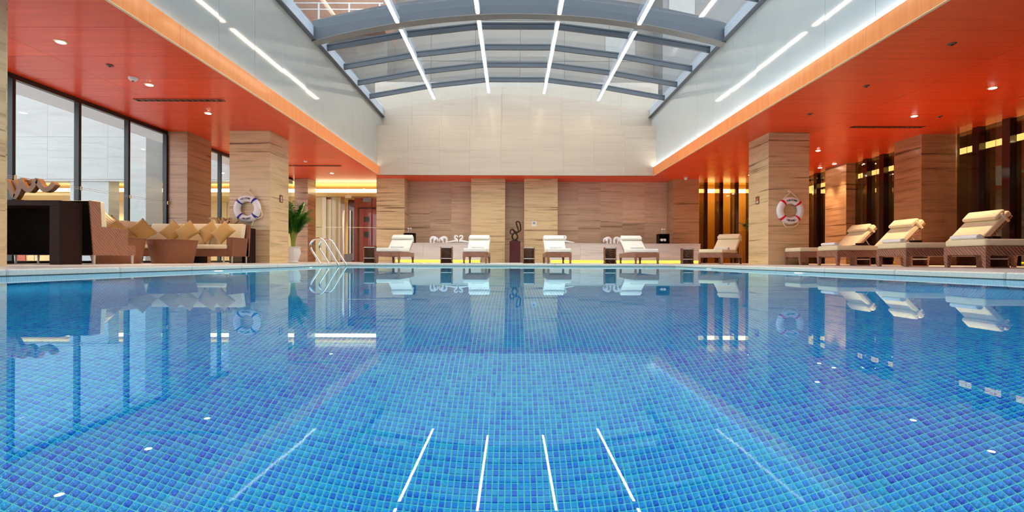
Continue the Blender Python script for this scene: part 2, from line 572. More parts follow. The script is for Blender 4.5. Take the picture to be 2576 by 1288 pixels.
def cbox(name, x0, x1, y0, y1, z0, z1, mat, parent=None, **kw):
    """box with its own origin at its centre, placed in its parent's space"""
    cx, cy, cz = (x0 + x1) / 2, (y0 + y1) / 2, (z0 + z1) / 2
    return MB().box(x0 - cx, x1 - cx, y0 - cy, y1 - cy, z0 - cz, z1 - cz).build(name, mat, parent, (cx, cy, cz), **kw)

def copy_tree(o, parent=None):
    c = o.copy()
    COL.objects.link(c)
    c.parent = parent
    for ch in list(o.children):
        copy_tree(ch, c)
    return c

_pm = {}
def panel(name, x0, x1, y0, y1, z0, z1, mat, parent, bevel=0.0, rot=(0, 0, 0)):
    """cladding piece; alike sizes share one mesh"""
    key = (round(x1 - x0, 3), round(y1 - y0, 3), round(z1 - z0, 3), mat, bevel)
    if key not in _pm:
        a, b, c = key[0] / 2, key[1] / 2, key[2] / 2
        _pm[key] = MB().box(-a, a, -b, b, -c, c).mesh(name, mat, bevel=bevel, seg=1)
    return link(name, _pm[key], parent, ((x0 + x1) / 2, (y0 + y1) / 2, (z0 + z1) / 2), rot)

def smooth_path(pts, n=6, closed=False):
    """Catmull-Rom through points"""
    P = [Vector(p) for p in pts]
    out = []
    m = len(P)
    rng = range(m) if closed else range(m - 1)
    for i in rng:
        p0 = P[(i - 1) % m] if closed or i > 0 else P[0]
        p1 = P[i]
        p2 = P[(i + 1) % m]
        p3 = P[(i + 2) % m] if closed or i + 2 < m else P[-1]
        for k in range(n):
            t = k / n
            out.append(0.5 * ((2 * p1) + (p2 - p0) * t + (2 * p0 - 5 * p1 + 4 * p2 - p3) * t * t + (3 * p1 - p0 - 3 * p2 + p3) * t ** 3))
    if not closed:
        out.append(P[-1])
    return out

def spot(parent, loc, power, size=80, col=(1.0, 0.72, 0.42), radius=0.05, rot=(0, 0, 0)):
    l = bpy.data.lights.new('lamp_beam', 'SPOT')
    l.energy = power
    l.color = col
    l.spot_size = math.radians(size)
    l.spot_blend = 0.7
    l.shadow_soft_size = radius
    o = bpy.data.objects.new('lamp_beam', l)
    COL.objects.link(o)
    o.location = loc
    o.rotation_euler = rot
    o.parent = parent
    return o

# ------------------------------------------------------------------ key dimensions
DECK = 0.06
CEIL = 3.49
PL, PR, PF, PN = -4.3, 4.2, 12.4, -3.0          # pool edges: left, right, far, near
WL, WR = -9.03, 11.6                            # left window line, right glass line
BACK = -8.0
SKL, SKR = -5.3, 5.63                           # skylight walls
FAS_L, FAS_R = -5.19, 5.51                      # orange fascia faces
FAS_T = 3.81
PDEP = -1.65

# ================================================================== STRUCTURE
# ---- pool deck
fb = MB()
CW = 0.40
for (x0, x1, y0, y1) in ((WL - 0.1, PL - CW, BACK, 20.6), (PR + CW, WR + 0.1, BACK, 20.6),
                         (PL - CW, PR + CW, PF + CW, 20.6), (PL - CW, PR + CW, BACK, PN - CW)):
    fb.box(x0, x1, y0, y1, DECK - 0.2, DECK)
floor = struct('floor', 'pale limestone pool deck around the water', fb.mesh('floor', 'floor'))
# coping stones along the edge
def coping_run(a0, a1, fixed0, fixed1, along):
    n = max(1, round((a1 - a0) / 1.2))
    st = (a1 - a0) / n
    for i in range(n):
        b0, b1 = a0 + i * st + 0.002, a0 + (i + 1) * st - 0.002
        if along == 'y':
            panel('coping_stone', fixed0, fixed1, b0, b1, DECK - 0.2, DECK + 0.001, 'coping', floor, 0.012)
        else:
            panel('coping_stone', b0, b1, fixed0, fixed1, DECK - 0.2, DECK + 0.001, 'coping', floor, 0.012)
coping_run(PN, PF, PL - CW, PL, 'y')
coping_run(PN, PF, PR, PR + CW, 'y')
coping_run(PL - CW, PR + CW, PF, PF + CW, 'x')
coping_run(PL - CW, PR + CW, PN - CW, PN, 'x')

# ---- pool basin with mosaic
GT = 0.0012
basin = MB()
basin.box(PL, PR, PN, PF, PDEP - 0.1, PDEP)
basin.box(PL - 0.1, PL + 0.001, PN, PF, PDEP, DECK - 0.2)
basin.box(PR - 0.001, PR + 0.1, PN, PF, PDEP, DECK - 0.2)
basin.box(PL, PR, PF - 0.001, PF + 0.1, PDEP, DECK - 0.2)
basin.box(PL, PR, PN - 0.1, PN + 0.001, PDEP, DECK - 0.2)
pool = struct('pool_basin', 'swimming pool basin lined with blue mosaic', basin.mesh('pool_basin', 'tile_grid'))
# a dark line of gutter slot at the waterline
gut = MB()
for (x0, x1, y0, y1) in ((PL - 0.002, PL + 0.004, PN, PF), (PR - 0.004, PR + 0.002, PN, PF), (PL, PR, PF - 0.004, PF + 0.002)):
    gut.box(x0, x1, y0, y1, -0.004, 0.006)
gut.build('waterline_slot', 'gutter', pool)
# underwater lamps in the long walls, added to light the pool
for k in range(4):
    for xw, sg in ((PL, 1), (PR, -1)):
        y = 0.6 + 3.2 * k
        lm_ = MB().lathe([(0.13, 0.0), (0.13, 0.012), (0.10, 0.02)], 20).build('pool_lamp', 'lamp_pool', pool, (xw + sg * 0.002, y, -0.75), (0, sg * PI / 2, 0))
        la = bpy.data.lights.new('pool_lamp_beam', 'AREA')
        la.shape = 'DISK'
        la.size = 0.2
        la.energy = POOL_W
        la.color = (0.85, 0.97, 1.0)
        lo = bpy.data.objects.new('pool_lamp_beam', la)
        COL.objects.link(lo)
        lo.parent = pool
        lo.location = (xw + sg * 0.04, y, -0.75)
        lo.rotation_euler = (0, -sg * PI / 2, 0)
# real tiles over the part of the floor near the camera
YA, YB = int(1.30 / TILE), int(4.6 / TILE)
XA, XB = int(PL / TILE) + 1, int(PR / TILE) - 1
SY0, SY1, SX0, SX1 = int(1.76 / TILE), int(1.76 / TILE) + 15, -10, 10
gx, gy = np.meshgrid(np.arange(XA, XB), np.arange(YA, YB))
gx, gy = gx.ravel(), gy.ravel()
single = (gx >= SX0) & (gx < SX1) & (gy >= SY0) & (gy < SY1)
keep = ~single
gx, gy = gx[keep], gy[keep]
nt_ = len(gx)
g_, h_, b_ = 0.0026, 0.004, 0.0010
x0, x1 = gx * TILE + g_, (gx + 1) * TILE - g_
y0, y1 = gy * TILE + g_, (gy + 1) * TILE - g_
zb, zt = PDEP + 0.0005, PDEP + 0.0005 + h_
V = np.zeros((nt_, 8, 3), np.float32)
for k, (xx, yy, zz) in enumerate(((x0, y0, zb), (x1, y0, zb), (x1, y1, zb), (x0, y1, zb),
                                  (x0 + b_, y0 + b_, zt), (x1 - b_, y0 + b_, zt), (x1 - b_, y1 - b_, zt), (x0 + b_, y1 - b_, zt))):
    V[:, k, 0], V[:, k, 1], V[:, k, 2] = xx, yy, zz
Fq = np.array([(4, 5, 6, 7), (0, 1, 5, 4), (1, 2, 6, 5), (2, 3, 7, 6), (3, 0, 4, 7)], np.int32)
Fa = (Fq[None] + (np.arange(nt_, dtype=np.int32) * 8)[:, None, None]).reshape(-1)
tm = bpy.data.meshes.new('tile_field')
tm.vertices.add(nt_ * 8)
tm.vertices.foreach_set('co', V.ravel())
tm.loops.add(len(Fa))
tm.loops.foreach_set('vertex_index', Fa)
tm.polygons.add(len(Fa) // 4)
tm.polygons.foreach_set('loop_start', np.arange(0, len(Fa), 4, dtype=np.int32))
tm.update(calc_edges=True)
tm.materials.append(MAT['tile'])
tag(link('tile_field', tm, pool), kind='stuff')
# a grout bed under them
MB().box(XA * TILE, XB * TILE, YA * TILE, YB * TILE, PDEP, PDEP + 0.0004).build('grout_bed', 'grout', pool)
one = MB()
q = TILE / 2 - g_
one.hexa([(-q, -q, 0), (q, -q, 0), (q, q, 0), (-q, q, 0)], [(-q + b_, -q + b_, h_), (q - b_, -q + b_, h_), (q - b_, q - b_, h_), (-q + b_, q - b_, h_)])
one_me = one.mesh('tile', 'tile')
for iy in range(SY0, SY1):
    for ix in range(SX0, SX1):
        link('tile', one_me, pool, ((ix + 0.5) * TILE, (iy + 0.5) * TILE, PDEP + 0.0005))
# ---- water
wm = bpy.data.meshes.new('pool_water')
wm.from_pydata([(PL, PN, 0), (PR, PN, 0), (PR, PF, 0), (PL, PF, 0)], [], [(0, 1, 2, 3)])
wm.materials.append(MAT['water'])
tag(link('pool_water', wm), 'calm clear blue pool water mirroring the hall', 'water', kind='stuff')

# ---- soffits
def soffit_field(root, xs, y0, y1, step=1.0):
    n = round((y1 - y0) / step)
    st = (y1 - y0) / n
    for a, b in zip(xs[:-1], xs[1:]):
        for i in range(n):
            panel('soffit_panel', a + 0.003, b - 0.003, y0 + i * st + 0.003, y0 + (i + 1) * st - 0.003, CEIL, CEIL + 0.02, 'soffit', root)
cl = MB()
cl.box(WL - 0.3, FAS_L - 0.02, BACK, 20.6, CEIL + 0.012, CEIL + 0.3)
cl.box(FAS_R + 0.02, WR + 0.4, BACK, 20.6, CEIL + 0.012, CEIL + 0.3)
cl.box(FAS_L - 0.02, FAS_R + 0.02, 18.9, 20.6, CEIL + 0.012, CEIL + 0.3)
cl.box(FAS_L - 0.02, FAS_R + 0.02, BACK, -1.0, CEIL + 0.012, CEIL + 0.3)
ceiling = struct('ceiling', 'red-orange wood veneer soffit around the skylight', cl.mesh('ceiling', 'joint'))
soffit_field(ceiling, [WL, -7.6, FAS_L - 0.02], 0.0, 18.85)
soffit_field(ceiling, [FAS_R + 0.02, 7.87, 10.3, WR], 0.0, 18.85)
soffit_field(ceiling, [WL, -7.6, FAS_L, -2.9, -0.6, 1.7, 4.0, FAS_R, 7.87, 10.3, WR], 18.85, 20.55, 1.7)
# fascia boards
fas = struct('trim_1', 'orange wood fascia board along the left soffit edge')
fas2 = struct('trim_2', 'orange wood fascia board along the right soffit edge')
for root, xa, xb in ((fas, FAS_L - 0.04, FAS_L), (fas2, FAS_R, FAS_R + 0.04)):
    y = -1.0
    while y < 18.8:
        y2 = min(y + 2.84, 18.84)
        panel('fascia_board', xa, xb, y + 0.002, y2 - 0.002, CEIL - 0.01, FAS_T, 'fascia', root)
        y = y2
    cbox('edge_strip', xa - 0.002, xb + 0.002, -1.0, 18.84, CEIL - 0.022, CEIL - 0.0105, 'soffit_edge', root)
    # cove strip hidden behind the fascia
left_cove = cbox('cove_light', SKL + 0.002, FAS_L - 0.045, -1.0, 18.8, FAS_T - 0.03, FAS_T - 0.01, 'cove_warm', fas)
right_cove = cbox('cove_light', FAS_R + 0.045, SKR - 0.002, -1.0, 18.8, FAS_T - 0.03, FAS_T - 0.01, 'cove_cool', fas2)

# ---- skylight walls (back painted glass panels)
def sky_wall(name, label, x, side, mat):
    core = MB().box(min(x, x + side * 0.3) + (0.02 if side > 0 else 0), max(x, x + side * 0.3) - (0.02 if side < 0 else 0), -1.0, 19.6, FAS_T - 0.2, 6.3)
    root = struct(name, label, core.mesh(name, 'core_pale'))
    n = 17
    st = 20.6 / n
    rnd = random.Random(3)
    for i in range(n):
        y0 = -1.0 + i * st
        r = ((rnd.random() - 0.5) * 0.004, 0, (rnd.random() - 0.5) * 0.008)
        panel('glass_panel', min(x, x + side * 0.018), max(x, x + side * 0.018), y0 + 0.003, y0 + st - 0.003, FAS_T - 0.19, 6.0, mat, root, 0.002, r)
    return root
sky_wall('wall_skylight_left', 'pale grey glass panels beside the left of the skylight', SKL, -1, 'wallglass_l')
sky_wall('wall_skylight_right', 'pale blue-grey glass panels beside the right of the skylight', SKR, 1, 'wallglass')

# ---- far upper walls
fw = struct('wall_far_upper', 'cream stone wall over the far end of the pool',
            MB().box(SKL, SKR, 18.87, 19.0, CEIL, 5.40).box(SKL - 0.3, SKR + 0.3, 19.62, 19.9, 5.2, 7.4).mesh('wall_far_upper', 'core_pale'))
nx = 9
st = (SKR - SKL) / nx
for i in range(nx):
    for z0, z1 in ((CEIL - 0.012, 4.45), (4.45, 5.41)):
        panel('stone_panel', SKL + i * st + 0.0015, SKL + (i + 1) * st - 0.0015, 18.85, 18.87, z0 + 0.0015, z1 - 0.0015, 'stone_cream', fw)
    for z0, z1 in ((5.30, 6.05), (6.05, 7.2)):
        panel('stone_panel', SKL + i * st + 0.0015, SKL + (i + 1) * st - 0.0015, 19.60, 19.62, z0 + 0.0015, z1 - 0.0015, 'stone_cream', fw)
cbox('ledge_cap', SKL, SKR, 18.85, 19.6, 5.41, 5.43, 'stone_cream', fw)
cbox('pilaster', -1.43, -0.45, 19.57, 19.6, 5.43, 7.0, 'stone_cream', fw)

# ---- the glazed roof
ROOF_X = [SKL, -3.03, -0.92, 1.22, 3.32, SKR]
ROOF_Z = [6.06, 6.46, 6.70, 6.70, 6.44, 6.04]
roof = struct('roof_skylight', 'shallow arched glass roof with grey steel ribs')
def arch_bottom(x):
    return 6.65 - 0.0249 * (x - 0.16) ** 2
# main arched beams
for yb in (6.1, 12.72):
    bm_ = MB()
    ns = 26
    for i in range(ns):
        a = SKL + (SKR - SKL) * i / ns
        b = SKL + (SKR - SKL) * (i + 1) / ns
        za, zb2 = arch_bottom(a), arch_bottom(b)
        for (w0, w1, h0, h1) in ((0.0, 0.26, 0.02, 0.54),):
            bm_.add([(a, yb + w0, za + h0), (b, yb + w0, zb2 + h0), (b, yb + w1, zb2 + h0), (a, yb + w1, za + h0),
                     (a, yb + w0, za + h1), (b, yb + w0, zb2 + h1), (b, yb + w1, zb2 + h1), (a, yb + w1, za + h1)],
                    [(0, 3, 2, 1), (4, 5, 6, 7), (0, 1, 5, 4), (2, 3, 7, 6)])
    ab = bm_.build('arched_beam', 'steel_dark', roof)
    fl_ = MB()
    for i in range(ns):
        a = SKL + (SKR - SKL) * i / ns
        b = SKL + (SKR - SKL) * (i + 1) / ns
        za, zb2 = arch_bottom(a), arch_bottom(b)
        fl_.add([(a, yb - 0.01, za), (b, yb - 0.01, zb2), (b, yb + 0.27, zb2), (a, yb + 0.27, za),
                 (a, yb - 0.01, za + 0.02), (b, yb - 0.01, zb2 + 0.02), (b, yb + 0.27, zb2 + 0.02), (a, yb + 0.27, za + 0.02)],
                [(0, 3, 2, 1), (4, 5, 6, 7), (0, 1, 5, 4), (2, 3, 7, 6)])
    fl_.build('beam_flange', 'steel_under', ab)
# cross ribs, faceted between the light bars
RIBS = [13.65 + 1.35 * k for k in range(-10, 4)]
for yr in RIBS:
    if abs(yr - 12.85) < 0.6 or abs(yr - 6.2) < 0.4:
        continue
    for k in range(5):
        a, b = ROOF_X[k], ROOF_X[k + 1]
        za, zb2 = ROOF_Z[k], ROOF_Z[k + 1]
        r = MB()
        r.hexa([(a, yr - 0.035, za), (b, yr - 0.035, zb2), (b, yr + 0.035, zb2), (a, yr + 0.035, za)],
               [(a, yr - 0.035, za + 0.13), (b, yr - 0.035, zb2 + 0.13), (b, yr + 0.035, zb2 + 0.13), (a, yr + 0.035, za + 0.13)])
        r.hexa([(a, yr - 0.05, za + 0.13), (b, yr - 0.05, zb2 + 0.13), (b, yr + 0.05, zb2 + 0.13), (a, yr + 0.05, za + 0.13)],
               [(a, yr - 0.05, za + 0.17), (b, yr - 0.05, zb2 + 0.17), (b, yr + 0.05, zb2 + 0.17), (a, yr + 0.05, za + 0.17)])
        r.build('cross_rib', 'steel_dark', roof)
# glass panes
ypos = [-0.6] + [y for y in RIBS if y > 0] + [19.6]
for i in range(len(ypos) - 1):
    for k in range(5):
        a, b = ROOF_X[k], ROOF_X[k + 1]
        za, zb2 = ROOF_Z[k] + 0.172, ROOF_Z[k + 1] + 0.172
        MB().hexa([(a, ypos[i] + 0.01, za), (b, ypos[i] + 0.01, zb2), (b, ypos[i + 1] - 0.01, zb2), (a, ypos[i + 1] - 0.01, za)],
                  [(a, ypos[i] + 0.01, za + 0.012), (b, ypos[i] + 0.01, zb2 + 0.012), (b, ypos[i + 1] - 0.01, zb2 + 0.012), (a, ypos[i + 1] - 0.01, za + 0.012)]
                  ).build('roof_pane', 'roofglass', roof)
# edge gutters on both sides
for x, s in ((SKL, 1), (SKR, -1)):
    xa, xb = (x, x + 0.05) if s > 0 else (x - 0.05, x)
    for y0, y1 in ((-1.0, 6.08), (6.38, 12.70), (13.0, 19.58)):
        g = cbox('edge_gutter', xa, xb, y0, y1, 5.98, 6.32, 'steel_light', roof)
        cbox('gutter_lip', (xa - xb) / 2 - (0 if s > 0 else 0.06), (xb - xa) / 2 + (0.06 if s > 0 else 0), -(y1 - y0) / 2, (y1 - y0) / 2, -0.20, -0.17, 'steel_dark', g)
# closing roof strip behind the camera
cbox('roof_end', SKL - 0.3, SKR + 0.3, -1.3, -0.55, CEIL, 7.2, 'steel_light', roof)
# light bars
LB = [(-3.03, 6.37), (-0.92, 6.62), (1.22, 6.60), (3.32, 6.34)]
names = ['leftmost', 'second from left', 'third from left', 'rightmost']
for (x, z), nm in zip(LB, names):
    for y0, y1, far in ((13.02, 18.65, True), (6.42, 12.66, False)):
        lab = ('%s light bar between the big arched beam and end wall' if far
               else '%s light bar on the near side of the big arched beam') % nm
        t = thing('light_bar', lab, 'light', (x, y0, z), group='linear light bars under the glass roof')
        L = y1 - y0
        cbox('housing', -0.058, 0.058, 0, L, 0.012, 0.16, 'steel_light', t)
        cbox('diffuser', -0.034, 0.034, 0.01, L - 0.01, 0.0, 0.012, 'led', t)

# ---- outside: tower beyond the roof
ow = struct('tower_facade', 'beige clad tower wall seen through the roof', MB().box(-30, 34, 26.05, 27, 0, 34).mesh('tower_facade', 'core_pale'))
for i in range(16):
    for k in range(9):
        panel('facade_panel', -14 + i * 2.4 + 0.01, -14 + (i + 1) * 2.4 - 0.01, 26.0, 26.05, 6.5 + k * 2.2 + 0.01, 6.5 + (k + 1) * 2.2 - 0.01, 'tower', ow)
wing = struct('tower_wing', 'grey rendered wing of the tower at right', MB().box(7.6, 20, 24.4, 26, 5.5, 30).mesh('tower_wing', 'tower_grey'))
for (xa, xb, za, zb2) in ((7.9, 9.2, 12.3, 13.6), (10.6, 11.6, 13.5, 14.2), (5.0, 6.6, 11.2, 12.2)):
    cbox('facade_panel', xa, xb, 24.36 if xa > 7 else 25.96, 24.4 if xa > 7 else 26.0, za, zb2, 'tower_pale', wing if xa > 7 else ow)
terr = struct('terrace_block', 'salmon rendered block with a white terrace railing outside the roof',
              MB().box(-16, -6.3, 24.2, 26, 11.65, 26).box(-16, -6.3, 23.0, 24.2, 11.42, 11.65).mesh('terrace_block', 'brick_pink'))
cbox('lower_wall', -16, -6.3, 24.2, 26, 5.5, 11.65, 'tower', terr)
for z in (12.40, 12.10):
    cbox('rail', -14, -6.2, 23.03, 23.08, z, z + 0.05, 'paint_white', terr)
for k in range(6):
    cbox('rail_post', -14 + k * 1.46 + 0.3, -14 + k * 1.46 + 0.37, 23.02, 23.09, 11.65, 12.45, 'paint_white', terr)
struct('roof_deck', 'flat roof behind the end wall', MB().box(-9.3, 20, 19.9, 26, 5.3, 5.5).mesh('roof_deck', 'tower_grey'))

# ================================================================== WALLS AND PILLARS
def clad_box(name, label, x0, x1, y0, y1, z0, z1, mat, faces='fs', rows=4, side='both', split=1, core='core'):
    """masonry core with proud stone slabs; faces: f front(-Y), l (-X), r (+X), b (+Y)"""
    c = 0.018
    root = struct(name, label, MB().box(x0 + c, x1 - c, y0 + c, y1 - c, z0, z1).mesh(name, core))
    st = (z1 - z0) / rows
    g = 0.0012
    for i in range(rows):
        a, b = z0 + i * st + g, z0 + (i + 1) * st - g
        if 'f' in faces:
            w = (x1 - x0) / split
            for k in range(split):
                panel('stone_panel', x0 + k * w + (g if k else 0), x0 + (k + 1) * w - (g if k < split - 1 else 0), y0, y0 + c, a, b, mat, root)
        if 'b' in faces:
            panel('stone_panel', x0, x1, y1 - c, y1, a, b, mat, root)
        if 'l' in faces:
            panel('stone_panel', x0, x0 + c, y0 + c, y1 - (c if 'b' in faces else 0), a, b, mat, root)
        if 'r' in faces:
            panel('stone_panel', x1 - c, x1, y0 + c, y1 - (c if 'b' in faces else 0), a, b, mat, root)
    return root

clad_box('pillar', 'stone pillar with the blue-banded lifebuoy', -7.34, -6.29, 12.5, 13.55, DECK, CEIL, 'stone', 'flrb')
clad_box('pillar', 'stone pillar with the red-banded lifebuoy', 6.65, 7.70, 12.5, 13.55, DECK, CEIL, 'stone', 'flrb')
clad_box('pillar', 'stone pillar at the left edge of the picture', -7.34, -6.29, 4.95, 6.0, DECK, CEIL, 'stone', 'flrb')
clad_box('wall_pier', 'stone pier between the two left windows', WL, -8.5, 12.6, 13.6, DECK, CEIL, 'stone_red', 'frb')
clad_box('wall_pier', 'stone pier beside the glass entrance', -8.95, -8.4, 19.8, 20.6, DECK, CEIL, 'stone_red', 'fr')
clad_box('wall_pier', 'broad stone pier on the right behind the loungers', 10.7, WR + 0.1, 12.6, 13.5, DECK, CEIL, 'stone_red', 'flb')
clad_box('wall_pier', 'spot-lit stone pier on the right', 11.3, WR + 0.1, 16.3, 17.4, DECK, CEIL, 'stone_red', 'flb')
# far columns and recessed wall
clad_box('column', 'far stone column beside the entrance', -5.55, -4.4, 19.7, 20.5, DECK, CEIL, 'stone', 'flr')
clad_box('column', 'far stone column left of the statue', -1.68, -0.29, 19.7, 20.5, DECK, CEIL, 'stone', 'flr')
clad_box('column', 'far stone column right of the statue', 0.49, 1.86, 19.7, 20.5, DECK, CEIL, 'stone', 'flr')
clad_box('column', 'far stone column beside the amber glass', 6.58, 7.64, 19.7, 20.5, DECK, CEIL, 'stone_red', 'flr')
wf = struct('wall_far', 'recessed stone wall behind the benches', MB().box(-5.4, 7.6, 20.52, 20.8, DECK, CEIL).mesh('wall_far', 'core'))
for (xa, xb, n) in ((-4.4, -1.68, 3), (-0.29, 0.49, 1), (1.86, 6.58, 5)):
    w = (xb - xa) / n
    rows = 4
    h = (CEIL - DECK) / rows
    for i in range(n):
        for k in range(rows):
            panel('stone_panel', xa + i * w + 0.001, xa + (i + 1) * w - 0.001, 20.5, 20.52, DECK + k * h + 0.001, DECK + (k + 1) * h - 0.001, 'stone_dark', wf)
# rear of the hall behind the camera
clad_box('wall_back', 'stone wall behind the camera', WL - 0.1, WR + 0.1, BACK - 0.2, BACK, DECK, CEIL, 'stone', 'b', 4)
struct('wall_left_rear', 'stone wall along the left behind the camera', MB().box(WL - 0.3, WL, BACK, 2.2, DECK, CEIL).mesh('wall_left_rear', 'stone'))
struct('wall_right_rear', 'stone wall along the right behind the camera', MB().box(WR, WR + 0.3, BACK, 6.0, DECK, CEIL).mesh('wall_right_rear', 'stone_red'))

# ---- left windows
def window(name, label, y0, y1, mull):
    root = struct(name, label)
    cbox('head_frame', WL - 0.08, WL + 0.02, y0, y1, CEIL - 0.09, CEIL, 'black_frame', root)
    cbox('sill_frame', WL - 0.08, WL + 0.02, y0, y1, DECK, DECK + 0.05, 'black_frame', root)
    for y in mull:
        cbox('mullion', WL - 0.07, WL + 0.03, y - 0.03, y + 0.03, DECK + 0.05, CEIL - 0.09, 'black_frame', root)
    edges = [y0] + list(mull) + [y1]
    for a, b in zip(edges[:-1], edges[1:]):
        if b - a > 0.1:
            panel('pane', WL - 0.035, WL - 0.023, a + 0.02, b - 0.02, DECK + 0.05, CEIL - 0.09, 'winglass', root)
    return root
w1 = window('window_1', 'tall black-framed window on the left behind the sofa', 2.2, 12.6, [3.5, 4.8, 6.1, 7.4, 8.7, 10.03, 11.32, 12.57])
w2 = window('window_2', 'narrow view of the black-framed window past the left pillar', 13.6, 19.8, [14.9, 16.2, 17.5, 18.8])
for dz in (0.0, 0.035):
    MB().tube([(WL + 0.06, 2.4, 1.60 + dz), (WL + 0.06, 12.55, 1.60 + dz)], 0.0035, 6).build('stay_cable', 'paint_white', w1)
for y in (7.4, 8.7, 10.03, 11.32, 12.55):
    MB().lathe([(0.008, -0.03), (0.013, -0.02), (0.013, 0.05), (0.007, 0.065)], 10).build('cable_clamp', 'brass', w1, (WL + 0.06, y, 1.60))

# ---- courtyard and lobby outside the left windows
struct('courtyard_ground', 'grey courtyard paving outside the windows', MB().box(-32, WL - 0.1, -8, 20.6, -0.2, DECK - 0.01).mesh('courtyard_ground', 'paving'))
cw = struct('wall_courtyard', 'tall white stone courtyard wall beyond the windows', MB().box(-32, WL - 0.35, 20.05, 20.6, 3.45, 16).mesh('wall_courtyard', 'core_pale'))
for i in range(9):
    for k in range(7):
        panel('stone_panel', -31.8 + i * 2.5 + 0.003, -31.8 + (i + 1) * 2.5 - 0.003, 20.0, 20.05, 3.46 + k * 1.75 + 0.003, 3.46 + (k + 1) * 1.75 - 0.003, 'stone_white', cw)
cbox('soffit_slab', -32, WL - 0.35, 20.0, 20.6, 3.38, 3.45, 'stone_white', cw)
clad_box('courtyard_pier', 'pale stone pier at the lobby corner in the courtyard', -15.3, -14.45, 19.0, 19.9, 0, 9.0, 'stone_white', 'flr', 6, core='core_pale')
clad_box('courtyard_pier', 'grey stone pier in front of the lit lobby', -18.4, -16.8, 20.05, 20.6, 0, 3.4, 'stone_white', 'flr', 3, core='core_pale')
struct('canopy', 'white canopy over the courtyard side of the windows', MB().box(-10.1, WL - 0.3, 1.0, 19.6, 3.50, 3.66).mesh('canopy', 'paint_white'))
lob = struct('lobby_room', 'warmly lit lobby behind the courtyard and entrance',
             MB().box(-32, -4.4, 24.0, 24.2, 0, 4.0).box(-32, -4.4, 20.6, 24.2, 3.55, 3.75).box(-4.5, -4.4, 20.8, 24.0, 0, 3.6).box(-32, -31.8, 20.6, 24.0, 0, 3.6).mesh('lobby_room', 'lobby_cream'))
cbox('lobby_floor', -32, -4.4, 20.6, 24.0, -0.1, DECK, 'lobby_floor', lob)
cbox('drop_ceiling', -32, -4.5, 21.7, 24.0, 3.0, 3.06, 'lobby_cream', lob)
cbox('cove_upstand', -32, -4.5, 21.66, 21.70, 3.0, 3.12, 'lobby_cream', lob)
cbox('cove_light', -31.5, -4.6, 21.74, 21.86, 3.20, 3.34, 'cove_lobby', lob)
for xa, xb in ((-27.0, -24.2), (-21.2, -19.8)):
    cbox('wood_door', xa, xb, 23.95, 24.0, DECK, 2.6, 'reddoor', lob)
for k in range(18):
    x = -31 + k * 1.2
    cbox('panel_joint', x, x + 0.012, 23.985, 24.0, DECK, 3.0, 'core', lob)
for k in range(4):
    spot(lob, (-26 + k * 6.4, 22.8, 2.95), 280, 140, (1, 0.78, 0.42))
t = thing('wall_lamp', 'small glowing wall lamp beside the white courtyard pier', 'lamp', (-16.0, 20.5, 2.95))
MB().lathe([(0.05, -0.16), (0.10, -0.12), (0.11, 0.12), (0.05, 0.16)], 12).build('shade', 'bulb', t, smooth=True)
cbox('bracket', -0.03, 0.03, 0.05, 0.12, -0.05, 0.05, 'brass', t)

# ---- glass entrance at the far left
EY = 20.55
d1 = struct('door_1', 'frameless glass entrance to the yellow lobby')
for xa, xb in ((-8.38, -7.02), (-6.98, -6.10), (-6.08, -5.57)):
    panel('glass_leaf', xa, xb, EY, EY + 0.012, DECK + 0.02, CEIL - 0.02, 'doorglass', d1)
for x in (-7.13, -6.87):
    h = MB().tube([(x, EY - 0.06, 0.42), (x, EY - 0.06, 2.25)], 0.035, 10).build('pull_handle', 'chrome', d1, smooth=True)
    for z in (0.7, 2.0):
        MB().tube([(x, EY - 0.06, z), (x, EY, z)], 0.012, 6).build('handle_stud', 'chrome', h)
cbox('patch_fitting', -7.12, -6.86, EY - 0.02, EY + 0.03, 2.78, 2.92, 'brass', d1)
cbox('patch_fitting', -6.36, -6.02, EY - 0.02, EY + 0.03, 2.62, 2.80, 'steel_under', d1)
cbox('manifestation_strip', -8.38, -5.57, EY - 0.004, EY - 0.001, 1.52, 1.545, 'brass', d1)
cbox('floor_plate', -7.16, -6.84, EY - 0.02, EY + 0.03, DECK, 0.40, 'steel_under', d1)
sg = thing('door_sign', 'small brown sign on the glass entrance', 'sign', (-7.83, EY - 0.012, 2.77))
cbox('plate', -0.10, 0.10, -0.006, 0.006, -0.045, 0.045, 'sign_brown', sg)
# lobby fittings seen through it
lp = struct('lobby_partition', 'cream lobby partition behind the glass entrance', MB().box(-9.2, -7.82, 21.95, 22.45, DECK, 3.0).mesh('lobby_partition', 'lobby_cream'))
for x in (-8.46, -8.24):
    cbox('panel_joint', x, x + 0.012, 21.935, 21.95, DECK, 3.0, 'core', lp)
rw = struct('wall_lobby_red', 'red wood wall inside the lobby', MB().box(-7.30, -4.5, 22.3, 22.5, DECK, 3.0).mesh('wall_lobby_red', 'reddoor'))
d2 = struct('door_2', 'red wooden lobby door with square dark lites')
cbox('dark_gap_sheet', -7.8, -7.31, 22.9, 22.95, DECK, 3.0, 'lobby_dark', lob)  # dark sheet put in so the gap beside the partition looks dark
cbox('door_frame', -7.14, -5.6, 22.26, 22.30, DECK, 2.58, 'reddoor_dark', d2)
cbox('door_leaf', -7.05, -5.7, 22.23, 22.26, DECK, 2.50, 'reddoor', d2)
for z in (0.62, 1.32, 2.02):
    cbox('square_lite', -6.83, -6.59, 22.215, 22.23, z - 0.12, z + 0.12, 'lite', d2)

